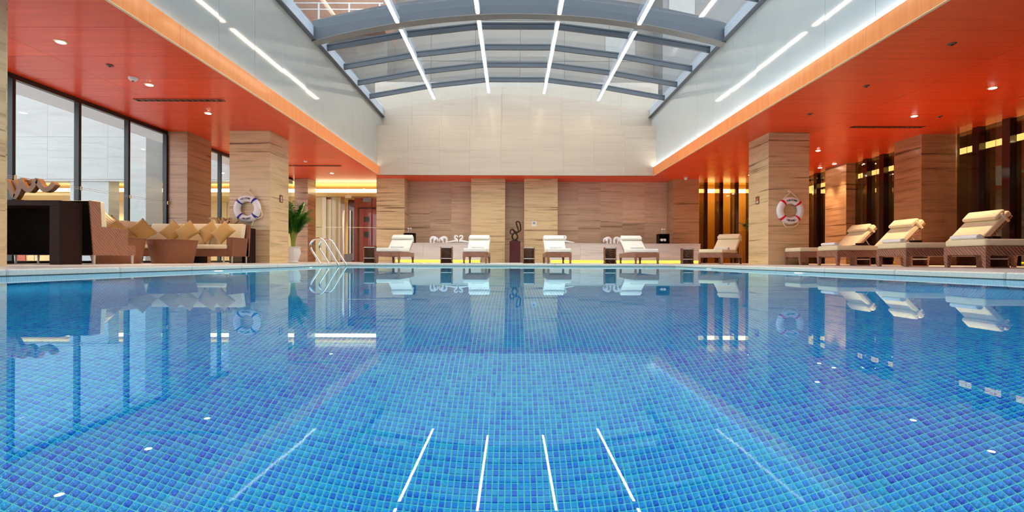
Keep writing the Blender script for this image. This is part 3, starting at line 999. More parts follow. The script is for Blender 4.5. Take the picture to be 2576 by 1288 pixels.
# ---- right glazed wall: maroon fins with bronze panes
def fin_wall(root, a0, a1, fixed, axis, depth_sign, period=0.70):
    n = max(1, round((a1 - a0) / period))
    st = (a1 - a0) / n
    for i in range(n):
        b = a0 + i * st
        if axis == 'y':
            panel('fin', fixed - 0.12, fixed + 0.04, b, b + 0.18, DECK, CEIL, 'fin', root)
            panel('pane', fixed, fixed + 0.012, b + 0.18, b + 0.44, DECK, CEIL, 'bronze', root, 0, (0, 0, 0.10))
            panel('pane', fixed, fixed + 0.012, b + 0.44, b + st, DECK, CEIL, 'bronze', root, 0, (0, 0, -0.06))
        else:
            panel('pane', b, b + 0.33, fixed, fixed + 0.012, DECK, CEIL, 'bronze_clear', root)
            panel('pane', b + 0.33, b + 0.53, fixed, fixed + 0.012, DECK, CEIL, 'bronze', root)
            panel('fin', b + 0.53, b + st, fixed - 0.06, fixed + 0.04, DECK, CEIL, 'fin', root)
wr = struct('wall_right', 'dark bronze glass wall with maroon fins on the right')
fin_wall(wr, 6.0, 12.58, WR, 'y', 1)
fin_wall(wr, 13.5, 16.3, WR, 'y', 1)
fin_wall(wr, 17.4, 20.5, WR, 'y', 1)
wfr = struct('wall_far_right', 'amber glass wall with dark fins beside the far right column')
fin_wall(wfr, 7.64, WR, 20.52, 'x', 1)
cor = struct('corridor_room', 'dim corridor behind the bronze glass',
             MB().box(14.2, 14.4, 5, 23.2, 0, CEIL + 0.2).box(WR + 0.3, 14.3, 4.8, 5.0, 0, CEIL + 0.2).box(WR + 0.12, 14.4, 5, 23.2, CEIL + 0.15, CEIL + 0.3).mesh('corridor_room', 'lobby_dark'))
cbox('corridor_floor', WR + 0.1, 14.4, 4.8, 20.6, -0.1, DECK - 0.001, 'lobby_floor', cor)
cbox('cove_light', 12.3, 12.4, 6.2, 20.4, 3.12, 3.26, 'cove_lobby', cor)
am = struct('amber_room', 'amber lit room behind the far right glass',
            MB().box(7.0, 14.4, 22.2, 22.4, 0, CEIL + 0.2).box(7.0, 14.4, 20.6, 22.4, CEIL + 0.1, CEIL + 0.25).box(7.2, 7.4, 20.8, 22.3, 0, CEIL + 0.1).mesh('amber_room', 'lobby_amber'))
cbox('room_floor', 7.0, 14.4, 20.6, 22.4, -0.1, DECK, 'lobby_floor', am)
cbox('cove_light', 7.5, 14.0, 21.2, 21.32, 3.16, 3.32, 'cove_lobby', am)

# ================================================================== CEILING FITTINGS
def downlight(x, y, label, power=SPOT_W, size=66, rot=(0, 0, 0)):
    t = thing('downlight', label, 'downlight', (x, y, CEIL), group='recessed soffit downlights')
    MB().lathe([(0.075, -0.012), (0.085, 0.0), (0.085, 0.002)], 20).build('trim_ring', 'brass', t)
    MB().lathe([(0.055, -0.016), (0.06, -0.0125)], 16).build('lens', 'lamp', t)
    spot(t, (0, 0, -0.03), power, size, rot=rot)
LX, RX = -6.95, 9.2
downlight(LX, 7.41, 'brightest downlight in the left soffit, nearest the camera', SPOT_L)
downlight(LX, 9.22, 'downlight in the left soffit beside the long vent', SPOT_L)
downlight(LX, 11.0, 'downlight in the left soffit just before the pillar', 110)
downlight(LX, 14.6, 'downlight in the left soffit behind the pillar', SPOT_L)
downlight(LX, 18.56, 'downlight in the left soffit before the glass entrance', SPOT_L)
downlight(RX, 9.23, 'downlight in the right soffit nearest the camera')
downlight(RX, 11.03, 'downlight in the right soffit beside the long vent')
downlight(RX, 14.5, 'downlight in the right soffit past the pillar with the red lifebuoy')
downlight(RX, 18.65, 'downlight in the right soffit at the edge of the right pillar')
downlight(11.0, 16.45, 'wall-washing downlight over the spot-lit right pier, right of the pair', 260, 60)
downlight(10.95, 17.15, 'wall-washing downlight over the spot-lit right pier, left of the pair', 330, 60)

def disc(name, x, y, label, cat, mat, r=0.06, h=0.02):
    t = thing(name, label, cat, (x, y, CEIL))
    MB().lathe([(r * 0.55, -h), (r * 0.9, -h * 0.6), (r, 0.0)], 18).build('cover', mat, t, smooth=True)
    MB().lathe([(r * 0.25, -h - 0.012), (r * 0.3, -h + 0.002)], 12).build('sensor', 'dark_plastic' if mat != 'dark_plastic' else 'slot', t)
disc('smoke_detector', -6.99, 8.87, 'white smoke detector in the left soffit near the windows', 'detector', 'white_plastic', 0.075, 0.06)
disc('smoke_detector', -7.0, 16.3, 'white smoke detector in the left soffit far end', 'detector', 'white_plastic', 0.06, 0.05)
disc('sprinkler_cap', -6.94, 8.3, 'dark sprinkler cap in the left soffit', 'sprinkler', 'dark_plastic')
disc('sprinkler_cap', 6.72, 7.37, 'dark sprinkler cap in the right soffit, nearest the camera', 'sprinkler', 'dark_plastic')
disc('sprinkler_cap', 6.72, 9.15, 'dark sprinkler cap in the right soffit, second from camera', 'sprinkler', 'dark_plastic')
disc('sprinkler_cap', 6.73, 10.9, 'dark sprinkler cap in the right soffit, just before the pillar', 'sprinkler', 'dark_plastic')
disc('sprinkler_cap', 9.8, 11.05, 'dark sprinkler cap in the right soffit behind a downlight', 'sprinkler', 'dark_plastic')
t = thing('dome_camera', 'small white dome camera above the far right column', 'camera', (6.95, 19.3, CEIL))
MB().lathe([(0.02, -0.10), (0.05, -0.085), (0.062, -0.05), (0.062, 0.0)], 16).build('dome', 'white_plastic', t, smooth=True)
MB().lathe([(0.08, -0.012), (0.08, 0.0)], 16).build('mount', 'white_plastic', t)

def vent(x0, x1, y, label):
    t = thing('ceiling_vent', label, 'vent', ((x0 + x1) / 2, y, CEIL))
    w = (x1 - x0) / 2
    cbox('backing', -w, w, -0.055, 0.055, -0.004, -0.001, 'slot', t)
    for s in (-1, 1):
        cbox('frame_rail', -w, w, s * 0.065 - 0.01, s * 0.065 + 0.01, -0.014, -0.001, 'vent', t)
    n = 14
    for i in range(n + 1):
        xx = -w + 2 * w * i / n
        cbox('louvre', xx - 0.018, xx + 0.018, -0.055, 0.055, -0.012, -0.004, 'vent', t)
vent(-7.9, -6.07, 10.1, 'long slotted air vent in the left soffit near the windows')
vent(-7.95, -6.1, 17.1, 'long slotted air vent in the left soffit past the pillar')
vent(8.4, 10.17, 11.94, 'long slotted air vent in the right soffit')

# ================================================================== LOUNGERS
def prof_rot(y, z, y0, z0, a):
    dy, dz = y - y0, z - z0
    return y0 + dy * math.cos(a) - dz * math.sin(a), z0 + dy * math.sin(a) + dz * math.cos(a)

def lounger(label, loc, rz, ang, fab, group, flat=False, narrow=1.0):
    t = thing('sun_lounger', label, 'sun lounger', loc, rz, group)
    W = 0.345
    cbox('frame', -W, W, 0.02, 2.0, 0.19, 0.32, 'wicker', t, bevel=0.008, seg=1)
    for sx in (-1, 1):
        for y in (0.055, 1.2 if False else 1.94):
            x = sx * (W - 0.035)
            a, b = 0.036, 0.024
            MB().hexa([(x - b, y - b, 0), (x + b, y - b, 0), (x + b, y + b, 0), (x - b, y + b, 0)],
                      [(x - a, y - a, 0.2), (x + a, y - a, 0.2), (x + a, y + a, 0.2), (x - a, y + a, 0.2)]).build('leg', 'wicker', t)
    y1 = 1.98 if flat else 1.40
    cbox('seat_cushion', -W + 0.015, W - 0.015, 0.025, y1, 0.322, 0.43, fab, t, bevel=0.03, seg=3, smooth=True)
    if flat:
        return t
    a = math.radians(ang)
    y0, z0 = 1.36, 0.345
    # backrest: shell and cushion hinged at the seat
    def plate(name, u0, u1, v0, v1, half, mat, bev, par, seg=3):
        pts = [prof_rot(y0 + u, z0 + v, y0, z0, a) for u, v in ((u0, v0), (u1, v0), (u1, v1), (u0, v1))]
        lo = [(-half, p[0], p[1]) for p in pts]
        hi = [(half, p[0], p[1]) for p in pts]
        m = MB().add(lo + hi, [(0, 1, 2, 3), (7, 6, 5, 4), (0, 4, 5, 1), (1, 5, 6, 2), (2, 6, 7, 3), (3, 7, 4, 0)])
        return m.build(name, mat, par, bevel=bev, seg=seg, smooth=True)
    plate('backrest_panel', 0.0, 0.78, -0.02, 0.015, W - 0.02, 'wicker', 0.006, t, 1)
    plate('back_cushion', 0.0, 0.80, 0.018, 0.12, W - 0.015, fab, 0.03, t)
    hp = plate('head_pillow', 0.54, 0.76, 0.122, 0.20, W - 0.02, fab, 0.034, t)
    plate('pillow_strap', 0.64, 0.68, -0.022, 0.17, W + 0.002, fab, 0.004, hp, 1)
    # prop strut under the back
    p = prof_rot(y0 + 0.45, z0 - 0.02, y0, z0, a)
    for s in (-1, 1):
        MB().tube([(s * 0.22, 1.9, 0.32), (s * 0.22, p[0], p[1])], 0.012, 6).build('strut', 'leg_steel', t)
    return t

far_l = [(-3.49, 13.5, 0, 'ivory wicker lounger at the far pool end, leftmost beside the ladder'),
         (-1.04, 13.5, 0, 'ivory wicker lounger at the far pool end, left of the statue'),
         (1.33, 13.5, 0, 'ivory wicker lounger at the far pool end, right of the statue'),
         (3.79, 13.5, 0, 'ivory wicker lounger at the far pool end, fourth from left')]
FG = 'loungers across the far end of the pool'
for x, y, r, lab in far_l:
    lounger(lab, (x, y, DECK), r, 31, 'white_fab', FG)
lounger('cream wicker lounger turned sideways before the amber glass', (5.64, 13.72, DECK), math.radians(-40), 36, 'cream', FG)
RG = 'loungers along the right side of the pool'
right_l = [(7.0, 'nearest cream lounger at the right edge of the picture'),
           (8.42, 'second nearest cream lounger along the right deck'),
           (10.2, 'third nearest cream lounger along the right deck'),
           (12.0 - 0.3, 'cream lounger in front of the pillar with the red lifebuoy')]
for y, lab in right_l:
    lounger(lab, (6.87 if y < 11 else 6.98, y + 0.35, DECK), -PI / 2, 46, 'cream', RG)

# rolled and folded towels
def towel_roll(label, loc, rz, L=0.5):
    t = thing('rolled_towel', label, 'towel', loc, rz, 'rolled towels on the right loungers')
    pts = []
    for i in range(40):
        a = i / 39 * 5 * PI
        r = 0.008 + 0.028 * i / 39
        pts.append((r * math.cos(a) * 1.35, r * math.sin(a) + 0.038))
    m = MB()
    outer = [(0.058 * math.cos(2 * PI * k / 24), 0.038 + 0.038 * math.sin(2 * PI * k / 24)) for k in range(24)]
    m.prism(outer, lambda u, w, a: (u, a, w), -L / 2, L / 2)
    m.build('roll', 'towel', t, bevel=0.006, seg=2, smooth=True)
    for s in (-1, 1):
        MB().tube([(p[0], s * (L / 2 + 0.001), p[1]) for p in pts], 0.004, 5).build('spiral_edge', 'towel', t)
    cbox('flap', 0.02, 0.12, -L / 2, L / 2, 0.0, 0.014, 'towel', t, bevel=0.004)
for (y, n) in ((7.0, 'nearest'), (8.42, 'second nearest'), (10.2, 'third nearest')):
    towel_roll('white towel rolled up on the %s right lounger' % n, (7.02, y + 0.45, DECK + 0.431), 0.0, 0.44)
def towel_fold(label, loc, rz, tilt=41):
    t = thing('folded_towel', label, 'towel', loc, rz, 'folded towels on the far loungers')
    for k in range(3):
        cbox('fold', -0.19 + 0.004 * k, 0.19 - 0.004 * k, -0.10, 0.10, 0.001 + 0.024 * k, 0.023 + 0.024 * k, 'towel', t, bevel=0.009, seg=2, smooth=True)
tl = ['leftmost far lounger', 'far lounger left of the statue', 'far lounger right of the statue', 'fourth far lounger']
for (x, y, r, lab), n in zip(far_l, tl):
    towel_fold('white folded towel on the ' + n, (x, y + 1.15, DECK + 0.431), 0)
towel_fold('white folded towel on the sideways lounger', (5.64 + 1.12 * math.sin(math.radians(40)), 13.72 + 1.12 * math.cos(math.radians(40)), DECK + 0.431), math.radians(-40))

# ================================================================== SIDE TABLES
def side_table(label, loc, rz=0.0, group='small wicker side tables'):
    t = thing('side_table', label, 'side table', loc, rz, group)
    R, H, th = 0.168, 0.47, 0.02
    n = 20
    m = MB()
    outer, inner = [], []
    for i in range(n + 1):
        a = PI * i / n
        outer.append((R * math.cos(a), R * math.sin(a) * 1.0))
        inner.append(((R - th) * math.cos(a), (R - th) * math.sin(a)))
    outer = [(R, -0.14)] + outer + [(-R, -0.14)]
    inner = [(R - th, -0.14)] + inner + [(-R + th, -0.14)]
    k = len(outer)
    vs = [(x, y, 0.0) for x, y in outer] + [(x, y, 0.0) for x, y in inner] + [(x, y, H) for x, y in outer] + [(x, y, H) for x, y in inner]
    fs = []
    for i in range(k - 1):
        fs += [(i, i + 1, 2 * k + i + 1, 2 * k + i), (k + i, 3 * k + i, 3 * k + i + 1, k + i + 1),
               (2 * k + i, 2 * k + i + 1, 3 * k + i + 1, 3 * k + i), (i, k + i, k + i + 1, i + 1)]
    fs += [(0, 2 * k, 3 * k, k), (k - 1, 2 * k - 1, 4 * k - 1, 3 * k - 1)]
    m.add(vs, fs).build('shell', 'wicker_mid', t)
    def half_disc(name, z, h, r, mat):
        prof = [(r * math.cos(PI * i / n), r * math.sin(PI * i / n)) for i in range(n + 1)]
        prof = [(r, -0.145)] + prof + [(-r, -0.145)]
        MB().prism(prof, lambda u, w, a: (u, w, a), z, z + h).build(name, mat, t)
    half_disc('shelf', 0.135, 0.012, R - th - 0.001, 'tableglass')
    half_disc('glass_top', H - 0.028, 0.014, R - th - 0.001, 'tableglass')
    for s in (-1, 1):
        cbox('front_post', s * (R - 0.01) - 0.012, s * (R - 0.01) + 0.012, -0.152, -0.14, 0.0, H, 'wicker', t)
    for z in (0.141, H - 0.021):
        cbox('shelf_edge', -R + th, R - th, -0.150, -0.1455, z - 0.009, z + 0.009, 'sign_white', t)
    half_disc('bottom_board', 0.004, 0.012, R - th - 0.001, 'wicker')
side_table('wicker side table beside the leftmost far lounger', (-4.06, 13.85, DECK))
side_table('wicker side table between the two far loungers on the left', (-1.87, 13.85, DECK))
side_table('wicker side table right of the statue', (0.48, 13.85, DECK))
side_table('wicker side table beside the fourth far lounger', (2.80, 13.85, DECK))
side_table('wicker side table behind the sideways lounger', (5.28, 14.6, DECK))
side_table('dark side table behind the nearest right lounger', (8.00, 8.06, DECK))
side_table('dark side table behind the second right lounger', (8.02, 9.62, DECK))
side_table('dark side table behind the third right lounger', (8.06, 11.2, DECK))
# ashtrays / dark boxes on the right-hand tables
for (x, y), n in (((8.04, 8.06), 'nearest'), ((8.06, 9.62), 'middle'), ((8.1, 11.2), 'farthest')):
    t = thing('tissue_box', 'dark box on the %s of the right-hand side tables' % n, 'box', (x, y, DECK + 0.457), 0, 'dark boxes on the side tables')
    cbox('box', -0.07, 0.07, -0.07, 0.07, 0.0, 0.05, 'darkwood', t, bevel=0.004)
    cbox('lid', -0.072, 0.072, -0.072, 0.072, 0.05, 0.06, 'darkwood', t)

# ================================================================== BENCHES, STATUE AND WHAT STANDS ON THEM
def bench(label, x0, x1):
    t = thing('stone_bench', label, 'bench', (x0, 19.0, DECK))
    L = x1 - x0
    top = 0.77
    cbox('core', 0.02, L - 0.02, 0.10, 0.68, 0.0, top - 0.03, 'core_pale', t)
    n = max(2, round(L / 1.2))
    w = L / n
    for i in range(n):
        panel('front_panel', i * w + 0.002, (i + 1) * w - 0.002, 0.0, 0.02, 0.10, top - 0.03, 'stone_pale', t)
    for a in (0.0, L - 0.02):
        cbox('end_panel', a, a + 0.02, 0.02, 0.68, 0.10, top - 0.03, 'stone_pale', t)
    cbox('top_slab', -0.01, L + 0.01, -0.015, 0.69, top - 0.03, top, 'stone_pale', t, bevel=0.004, seg=1)
    cbox('led_strip', 0.04, L - 0.04, 0.055, 0.075, 0.035, 0.095, 'led_yellow', t)
    return t
bench('pale stone bench counter left of the statue', -4.64, -1.24)
bench('pale stone bench counter right of the statue', 1.50, 7.43)
BT = DECK + 0.771

t = thing('plinth', 'maroon plinth under the bronze statue', 'plinth', (0.115, 19.35, DECK))
cbox('block', -0.215, 0.215, -0.2, 0.2, 0.0, 0.86, 'maroon', t, bevel=0.006)
t = thing('bronze_statue', 'dark looping bronze statue on the maroon plinth', 'statue', (0.115, 19.35, DECK + 0.861))
cbox('base', -0.15, 0.13, -0.09, 0.09, 0.0, 0.035, 'bronze_art', t)
low = smooth_path([(0.0, 0, 0.05), (0.09, 0.0, 0.12), (0.10, 0.01, 0.22), (0.03, 0.02, 0.33), (-0.01, 0.02, 0.36), (-0.05, 0.0, 0.31), (-0.11, -0.01, 0.22), (-0.09, 0, 0.11)], 6, True)
MB().tube(low, 0.022, 10, True, 1.0, 1.6).build('lower_loop', 'bronze_art', t, smooth=True)
arm = smooth_path([(-0.05, 0.02, 0.33), (-0.12, 0.03, 0.29), (-0.19, 0.02, 0.33), (-0.17, 0.0, 0.44), (-0.09, -0.02, 0.47), (-0.03, 0.0, 0.41), (0.05, 0.02, 0.36), (0.12, 0.02, 0.36)], 6)
MB().tube(arm, [0.018 + 0.022 * min(1, i / 30) for i in range(len(arm))], 10).build('side_loop', 'bronze_art', t, smooth=True)
upl = smooth_path([(0.06, 0.01, 0.36), (0.15, 0.02, 0.37), (0.23, 0.02, 0.46), (0.22, 0.0, 0.60), (0.18, -0.01, 0.75), (0.10, -0.02, 0.79), (0.05, -0.01, 0.75), (0.07, 0.0, 0.65), (0.12, 0.02, 0.50), (0.14, 0.02, 0.41)], 6, True)
MB().tube(upl, 0.026, 10, True, 1.0, 1.5).build('upper_loop', 'bronze_art', t, smooth=True)

def cabinet(label, x, towels):
    t = thing('small_cabinet', label, 'cabinet', (x, 19.42, BT))
    w, d, h = 0.215, 0.16, 0.40
    cbox('side', -w, -w + 0.02, -d, d, 0, h, 'darkwood', t)
    cbox('side', w - 0.02, w, -d, d, 0, h, 'darkwood', t)
    cbox('back', -w + 0.02, w - 0.02, d - 0.015, d, 0, h, 'darkwood', t)
    cbox('top', -w + 0.02, w - 0.02, -d, d - 0.015, h - 0.02, h, 'darkwood', t)
    cbox('bottom', -w + 0.02, w - 0.02, -d, d - 0.015, 0.0, 0.02, 'darkwood', t)
    cbox('shelf', -w + 0.02, w - 0.02, -d, d - 0.015, 0.085, 0.10, 'darkwood', t)
    nm = 'left' if x < 0 else 'right'
    for k, dx in enumerate((-0.045, 0.045)):
        b = thing('glass_bottle', 'clear bottle on the %s bench cabinet, %s of two' % (nm, ('left', 'right')[k]), 'bottle', (x + dx, 19.36, BT + h + 0.001), 0, 'clear bottles on the bench cabinets')
        MB().lathe([(0.035, 0), (0.038, 0.01), (0.036, 0.09), (0.016, 0.12), (0.016, 0.15)], 14).build('body', 'bottle', b, smooth=True)
        MB().lathe([(0.02, 0.15), (0.038, 0.165), (0.040, 0.20), (0.02, 0.215)], 12).build('stopper', 'white_plastic', b, smooth=True)
    if towels:
        for k, dx in enumerate((-0.085, 0.035)):
            r = thing('rolled_towel', 'white rolled towel inside the right bench cabinet, %s one' % ('left', 'right')[k], 'towel', (x + dx, 19.40, BT + 0.101), 0, 'towels in the cabinet')
            MB().prism([(0.055 * math.cos(2 * PI * i / 16), 0.055 + 0.055 * math.sin(2 * PI * i / 16)) for i in range(16)], lambda u, w_, a: (u, a, w_), -0.13, 0.12).build('roll', 'towel', r, smooth=True)
            MB().tube([((0.01 + 0.04 * i / 20) * math.cos(i * 0.7), -0.131, 0.055 + (0.01 + 0.04 * i / 20) * math.sin(i * 0.7)) for i in range(21)], 0.003, 4).build('spiral_edge', 'towel', r)
cabinet('small dark cabinet on the left bench', -4.12, False)
cabinet('small dark cabinet on the right bench', 6.08, True)

def elephant(label, x, flip):
    s = -1 if flip else 1
    t = thing('towel_elephant', label, 'towel figure', (x, 19.25, BT), 0, 'towel elephants on the benches')
    P = lambda pts: smooth_path([(s * a, b, c) for a, b, c in pts], 5)
    back = P([(-0.13, 0, 0.03), (-0.12, 0, 0.14), (-0.06, 0, 0.215), (0.04, 0, 0.215), (0.10, 0, 0.18)])
    MB().tube(back, [0.035, 0.036, 0.038, 0.04, 0.042] + [0.048 + 0.012 * math.sin(i / 4) for i in range(len(back) - 5)], 10).build('body', 'towel', t, smooth=True)
    for dy in (-0.045, 0.045):
        MB().tube(P([(-0.11, dy, 0.0), (-0.11, dy, 0.12)]), 0.034, 8).build('leg', 'towel', t, smooth=True)
        MB().tube(P([(0.02, dy, 0.0), (0.03, dy, 0.16)]), 0.034, 8).build('leg', 'towel', t, smooth=True)
    tr = P([(0.08, 0, 0.20), (0.14, -0.02, 0.17), (0.165, -0.03, 0.10), (0.15, -0.03, 0.05)])
    MB().tube(tr, [0.05 - 0.028 * i / (len(tr) - 1) for i in range(len(tr))], 9).build('trunk', 'towel', t, smooth=True)
    for dy in (-1, 1):
        e = MB().ribbon(P([(0.05, dy * 0.03, 0.23), (0.06, dy * 0.07, 0.18), (0.05, dy * 0.085, 0.10)]), [0.10] * 11, 0.016, (1, 0, 0))
        e.build('ear', 'towel', t, smooth=True)
elephant('white towel elephant on the left bench, left of the pair', -3.13, False)
elephant('white towel elephant on the left bench, right of the pair', -2.73, True)
elephant('white towel elephant on the right bench, left of the pair', 3.82, True)
elephant('white towel elephant on the right bench, right of the pair', 4.20, False)

def swan(label, x, s):
    t = thing('towel_swan', label, 'towel figure', (x, 18.98 + 0.12, BT), 0, 'towel swans forming hearts on the benches')
    neck = smooth_path([(s * -0.03, 0, 0.04), (s * -0.04, 0, 0.12), (s * -0.12, 0, 0.20), (s * -0.11, 0, 0.28), (s * -0.04, 0, 0.285), (s * -0.005, 0, 0.23)], 6)
    MB().tube(neck, [0.045 - 0.02 * i / (len(neck) - 1) for i in range(len(neck))], 10).build('neck', 'towel', t, smooth=True)
    body = smooth_path([(s * 0.0, 0, 0.06), (s * -0.12, 0, 0.07), (s * -0.26, 0.02, 0.055), (s * -0.40, 0.03, 0.04), (s * -0.46, 0.03, 0.04)], 5)
    MB().tube(body, [0.055, 0.06, 0.06, 0.06, 0.058] + [max(0.02, 0.056 - 0.003 * i) for i in range(len(body) - 5)], 10, False, 1.0, 0.9).build('body', 'towel', t, smooth=True)
    m = MB()
    for k in range(5):
        y = -0.02 - 0.018 * k
        m.ribbon([(s * -0.04, y, 0.075), (s * (-0.16 - 0.03 * k), y - 0.01, 0.05 - 0.01 * k + 0.02), (s * (-0.26 - 0.03 * k), y, 0.03)], [0.05, 0.045, 0.02], 0.012)
    m.build('wing', 'towel', t)
swan('left white towel swan of the heart pair on the left bench', -2.15, 1)
swan('right white towel swan of the heart pair on the left bench', -2.09, -1)
swan('left white towel swan of the heart pair on the right bench', 1.95, 1)
swan('right white towel swan of the heart pair on the right bench', 2.01, -1)

# wall notices
t = thing('wall_notice', 'small square white notice on the far column', 'sign', (0.90, 19.688, 1.65))
cbox('plate', -0.10, 0.10, 0.0, 0.012, -0.105, 0.105, 'sign_white', t)
cbox('print', -0.055, 0.05, -0.002, 0.0, -0.02, 0.07, 'sign_grey', t)
t = thing('pillar_sign', 'small brown sign on the pillar with the red lifebuoy', 'sign', (6.638, 13.05, 1.80))
cbox('plate', 0.0, 0.012, -0.085, 0.085, -0.10, 0.10, 'sign_brown', t)
MB().prism([(-0.03, 0.0), (0.03, 0.0), (0.035, 0.03), (0.0, 0.085), (-0.03, 0.035)], lambda u, w, a: (a, u, w - 0.005), -0.003, 0.0).build('flame_mark', 'sign_red', t)
for k in range(2):
    cbox('text_block', -0.003, 0.0, -0.045, 0.045, -0.075 + 0.032 * k, -0.053 + 0.032 * k, 'sign_white', t)
t = thing('pillar_sign', 'small brown sign on the pillar with the blue lifebuoy', 'sign', (-6.278, 13.1, 1.80))
cbox('plate', -0.012, 0.0, -0.085, 0.085, -0.10, 0.10, 'sign_brown', t)
for k in range(4):
    cbox('text_block', 0.0, 0.003, -0.04 + 0.012 * (k % 2), 0.04, -0.07 + 0.036 * k, -0.05 + 0.036 * k, 'sign_white', t)

# ================================================================== LIFEBUOYS
def text_faces(s, size):
    cu = bpy.data.curves.new('letters', 'FONT')
    cu.body = s
    cu.size = size
    cu.align_x = 'CENTER'
    cu.resolution_u = 3
    cu.offset = 0.0022
    o = bpy.data.objects.new('letters', cu)
    COL.objects.link(o)
    dg = bpy.context.evaluated_depsgraph_get()
    me = bpy.data.meshes.new_from_object(o.evaluated_get(dg))
    vs = [tuple(v.co) for v in me.vertices]
    fs = [tuple(p.vertices) for p in me.polygons]
    bpy.data.objects.remove(o)
    bpy.data.curves.remove(cu)
    bpy.data.meshes.remove(me)
    return vs, fs

def lifebuoy(label, loc, band, rope_kind, tilt=0.0):
    t = thing('lifebuoy', label, 'lifebuoy', loc)
    R, r = 0.265, 0.088
    m = MB()
    path = [(R * math.cos(2 * PI * i / 64), 0, R * math.sin(2 * PI * i / 64)) for i in range(64)]
    vs, fs = [], []
    sg = 20
    for i in range(64):
        a = 2 * PI * i / 64
        for k in range(sg):
            b = 2 * PI * k / sg
            rho = R + r * math.cos(b)
            vs.append((rho * math.cos(a), -0.8 * r * math.sin(b), rho * math.sin(a)))
    for i in range(64):
        for k in range(sg):
            fs.append((i * sg + k, i * sg + (k + 1) % sg, ((i + 1) % 64) * sg + (k + 1) % sg, ((i + 1) % 64) * sg + k))
    m.add(vs, fs).build('ring', 'ring_white', t, rot=(0, tilt, 0), smooth=True)
    for q in range(4):
        a0 = PI / 4 + q * PI / 2
        bm2 = MB()
        vs, fs = [], []
        for i in range(5):
            a = a0 + (i / 4 - 0.5) * 0.19
            for k in range(sg):
                b = 2 * PI * k / sg
                rho = R + (r + 0.004) * math.cos(b)
                vs.append((rho * math.cos(a), -0.8 * (r + 0.004) * math.sin(b), rho * math.sin(a)))
        for i in range(4):
            for k in range(sg):
                fs.append((i * sg + k, i * sg + (k + 1) % sg, (i + 1) * sg + (k + 1) % sg, (i + 1) * sg + k))
        bm2.add(vs, fs).build('band', band, t, rot=(0, tilt, 0), smooth=True)
    for word, top in (('WELCOME', True), ('ABOARD', False)):
        tm_ = MB()
        step = 0.138
        for i, ch in enumerate(word):
            lv, lf = text_faces(ch, 0.068)
            th = (i - (len(word) - 1) / 2) * step
            pts = []
            for (lx, ly, lz) in lv:
                if top:
                    rho = R + (ly - 0.024)
                    ang = PI / 2 - th - lx / R
                else:
                    rho = R - (ly - 0.024)
                    ang = -PI / 2 + th + lx / R
                dz = max(-0.99, min(0.99, (rho - R) / r))
                yy = -0.8 * r * math.sqrt(1 - dz * dz) - 0.003
                pts.append((rho * math.cos(ang), yy, rho * math.sin(ang)))
            tm_.add(pts, lf)
        tm_.build('lettering', 'ink', t, rot=(0, tilt, 0))
    top_z = 0.50
    for s in (-1, 1):
        MB().tube(smooth_path([(s * 0.22, -0.03, 0.27), (s * 0.10, -0.03, 0.385), (0.0, -0.03, top_z - 0.02)], 4), 0.011, 6).build('rope', 'rope', t)
    if rope_kind == 'bottom':
        MB().tube(smooth_path([(-0.20, -0.02, -0.29), (-0.15, -0.05, -0.41), (-0.05, -0.06, -0.425), (0.07, -0.06, -0.42), (0.16, -0.05, -0.36), (0.21, -0.02, -0.27)], 5), 0.012, 6).build('grab_line', 'rope', t)
    else:
        MB().tube(smooth_path([(0.33, -0.04, 0.0), (0.40, -0.05, -0.08), (0.405, -0.05, -0.19), (0.33, -0.05, -0.245), (0.24, -0.04, -0.24)], 5), 0.012, 6).build('grab_line', 'rope', t)
        MB().tube(smooth_path([(-0.34, -0.03, 0.0), (-0.38, -0.04, -0.04), (-0.39, -0.04, -0.08)], 4), 0.014, 6).build('rope_end', 'rope', t)
        MB().tube(smooth_path([(0.17, -0.03, -0.31), (0.14, -0.04, -0.42)], 4), 0.012, 6).build('rope_end', 'rope', t)
    MB().lathe([(0.012, 0.0), (0.034, 0.012), (0.034, 0.035), (0.012, 0.05)], 14).build('hook', 'rope', t, (0, 0.07, top_z), (PI / 2, 0, 0), smooth=True)
    return t
lifebuoy('white lifebuoy with red bands hung on the right pillar', (7.17, 12.425, 1.46), 'red', 'bottom', math.radians(3))
lifebuoy('white lifebuoy with blue bands hung on the left pillar', (-6.83, 12.425, 1.46), 'blue', 'side', math.radians(-3))

# ================================================================== POOL LADDER
t = thing('pool_ladder', 'stainless steel pool ladder at the far left corner', 'ladder', (0, 0, 0))
for y in (11.52, 12.06):
    pts = [(-4.58, y, DECK), (-4.62, y, DECK + 0.06), (-4.79, y, DECK + 0.33), (-4.82, y, DECK + 0.42), (-4.80, y, DECK + 0.50), (-4.73, y, DECK + 0.575), (-4.63, y, DECK + 0.60),
           (-4.54, y, DECK + 0.575), (-4.47, y, DECK + 0.50), (-4.25, y, DECK + 0.13), (-4.17, y, DECK + 0.0), (-4.135, y, DECK - 0.10), (-4.13, y, DECK - 0.35), (-4.13, y, -1.0)]
    MB().tube(smooth_path(pts, 4), 0.024, 12).build('rail', 'chrome', t, smooth=True)
    MB().lathe([(0.05, 0), (0.05, 0.008), (0.03, 0.014)], 16).build('foot_flange', 'chrome', t, (-4.58, y, DECK))
for z in (-0.3, -0.6, -0.9):
    cbox('tread', -4.19, -4.07, 11.52, 12.06, z, z + 0.03, 'chrome', t)

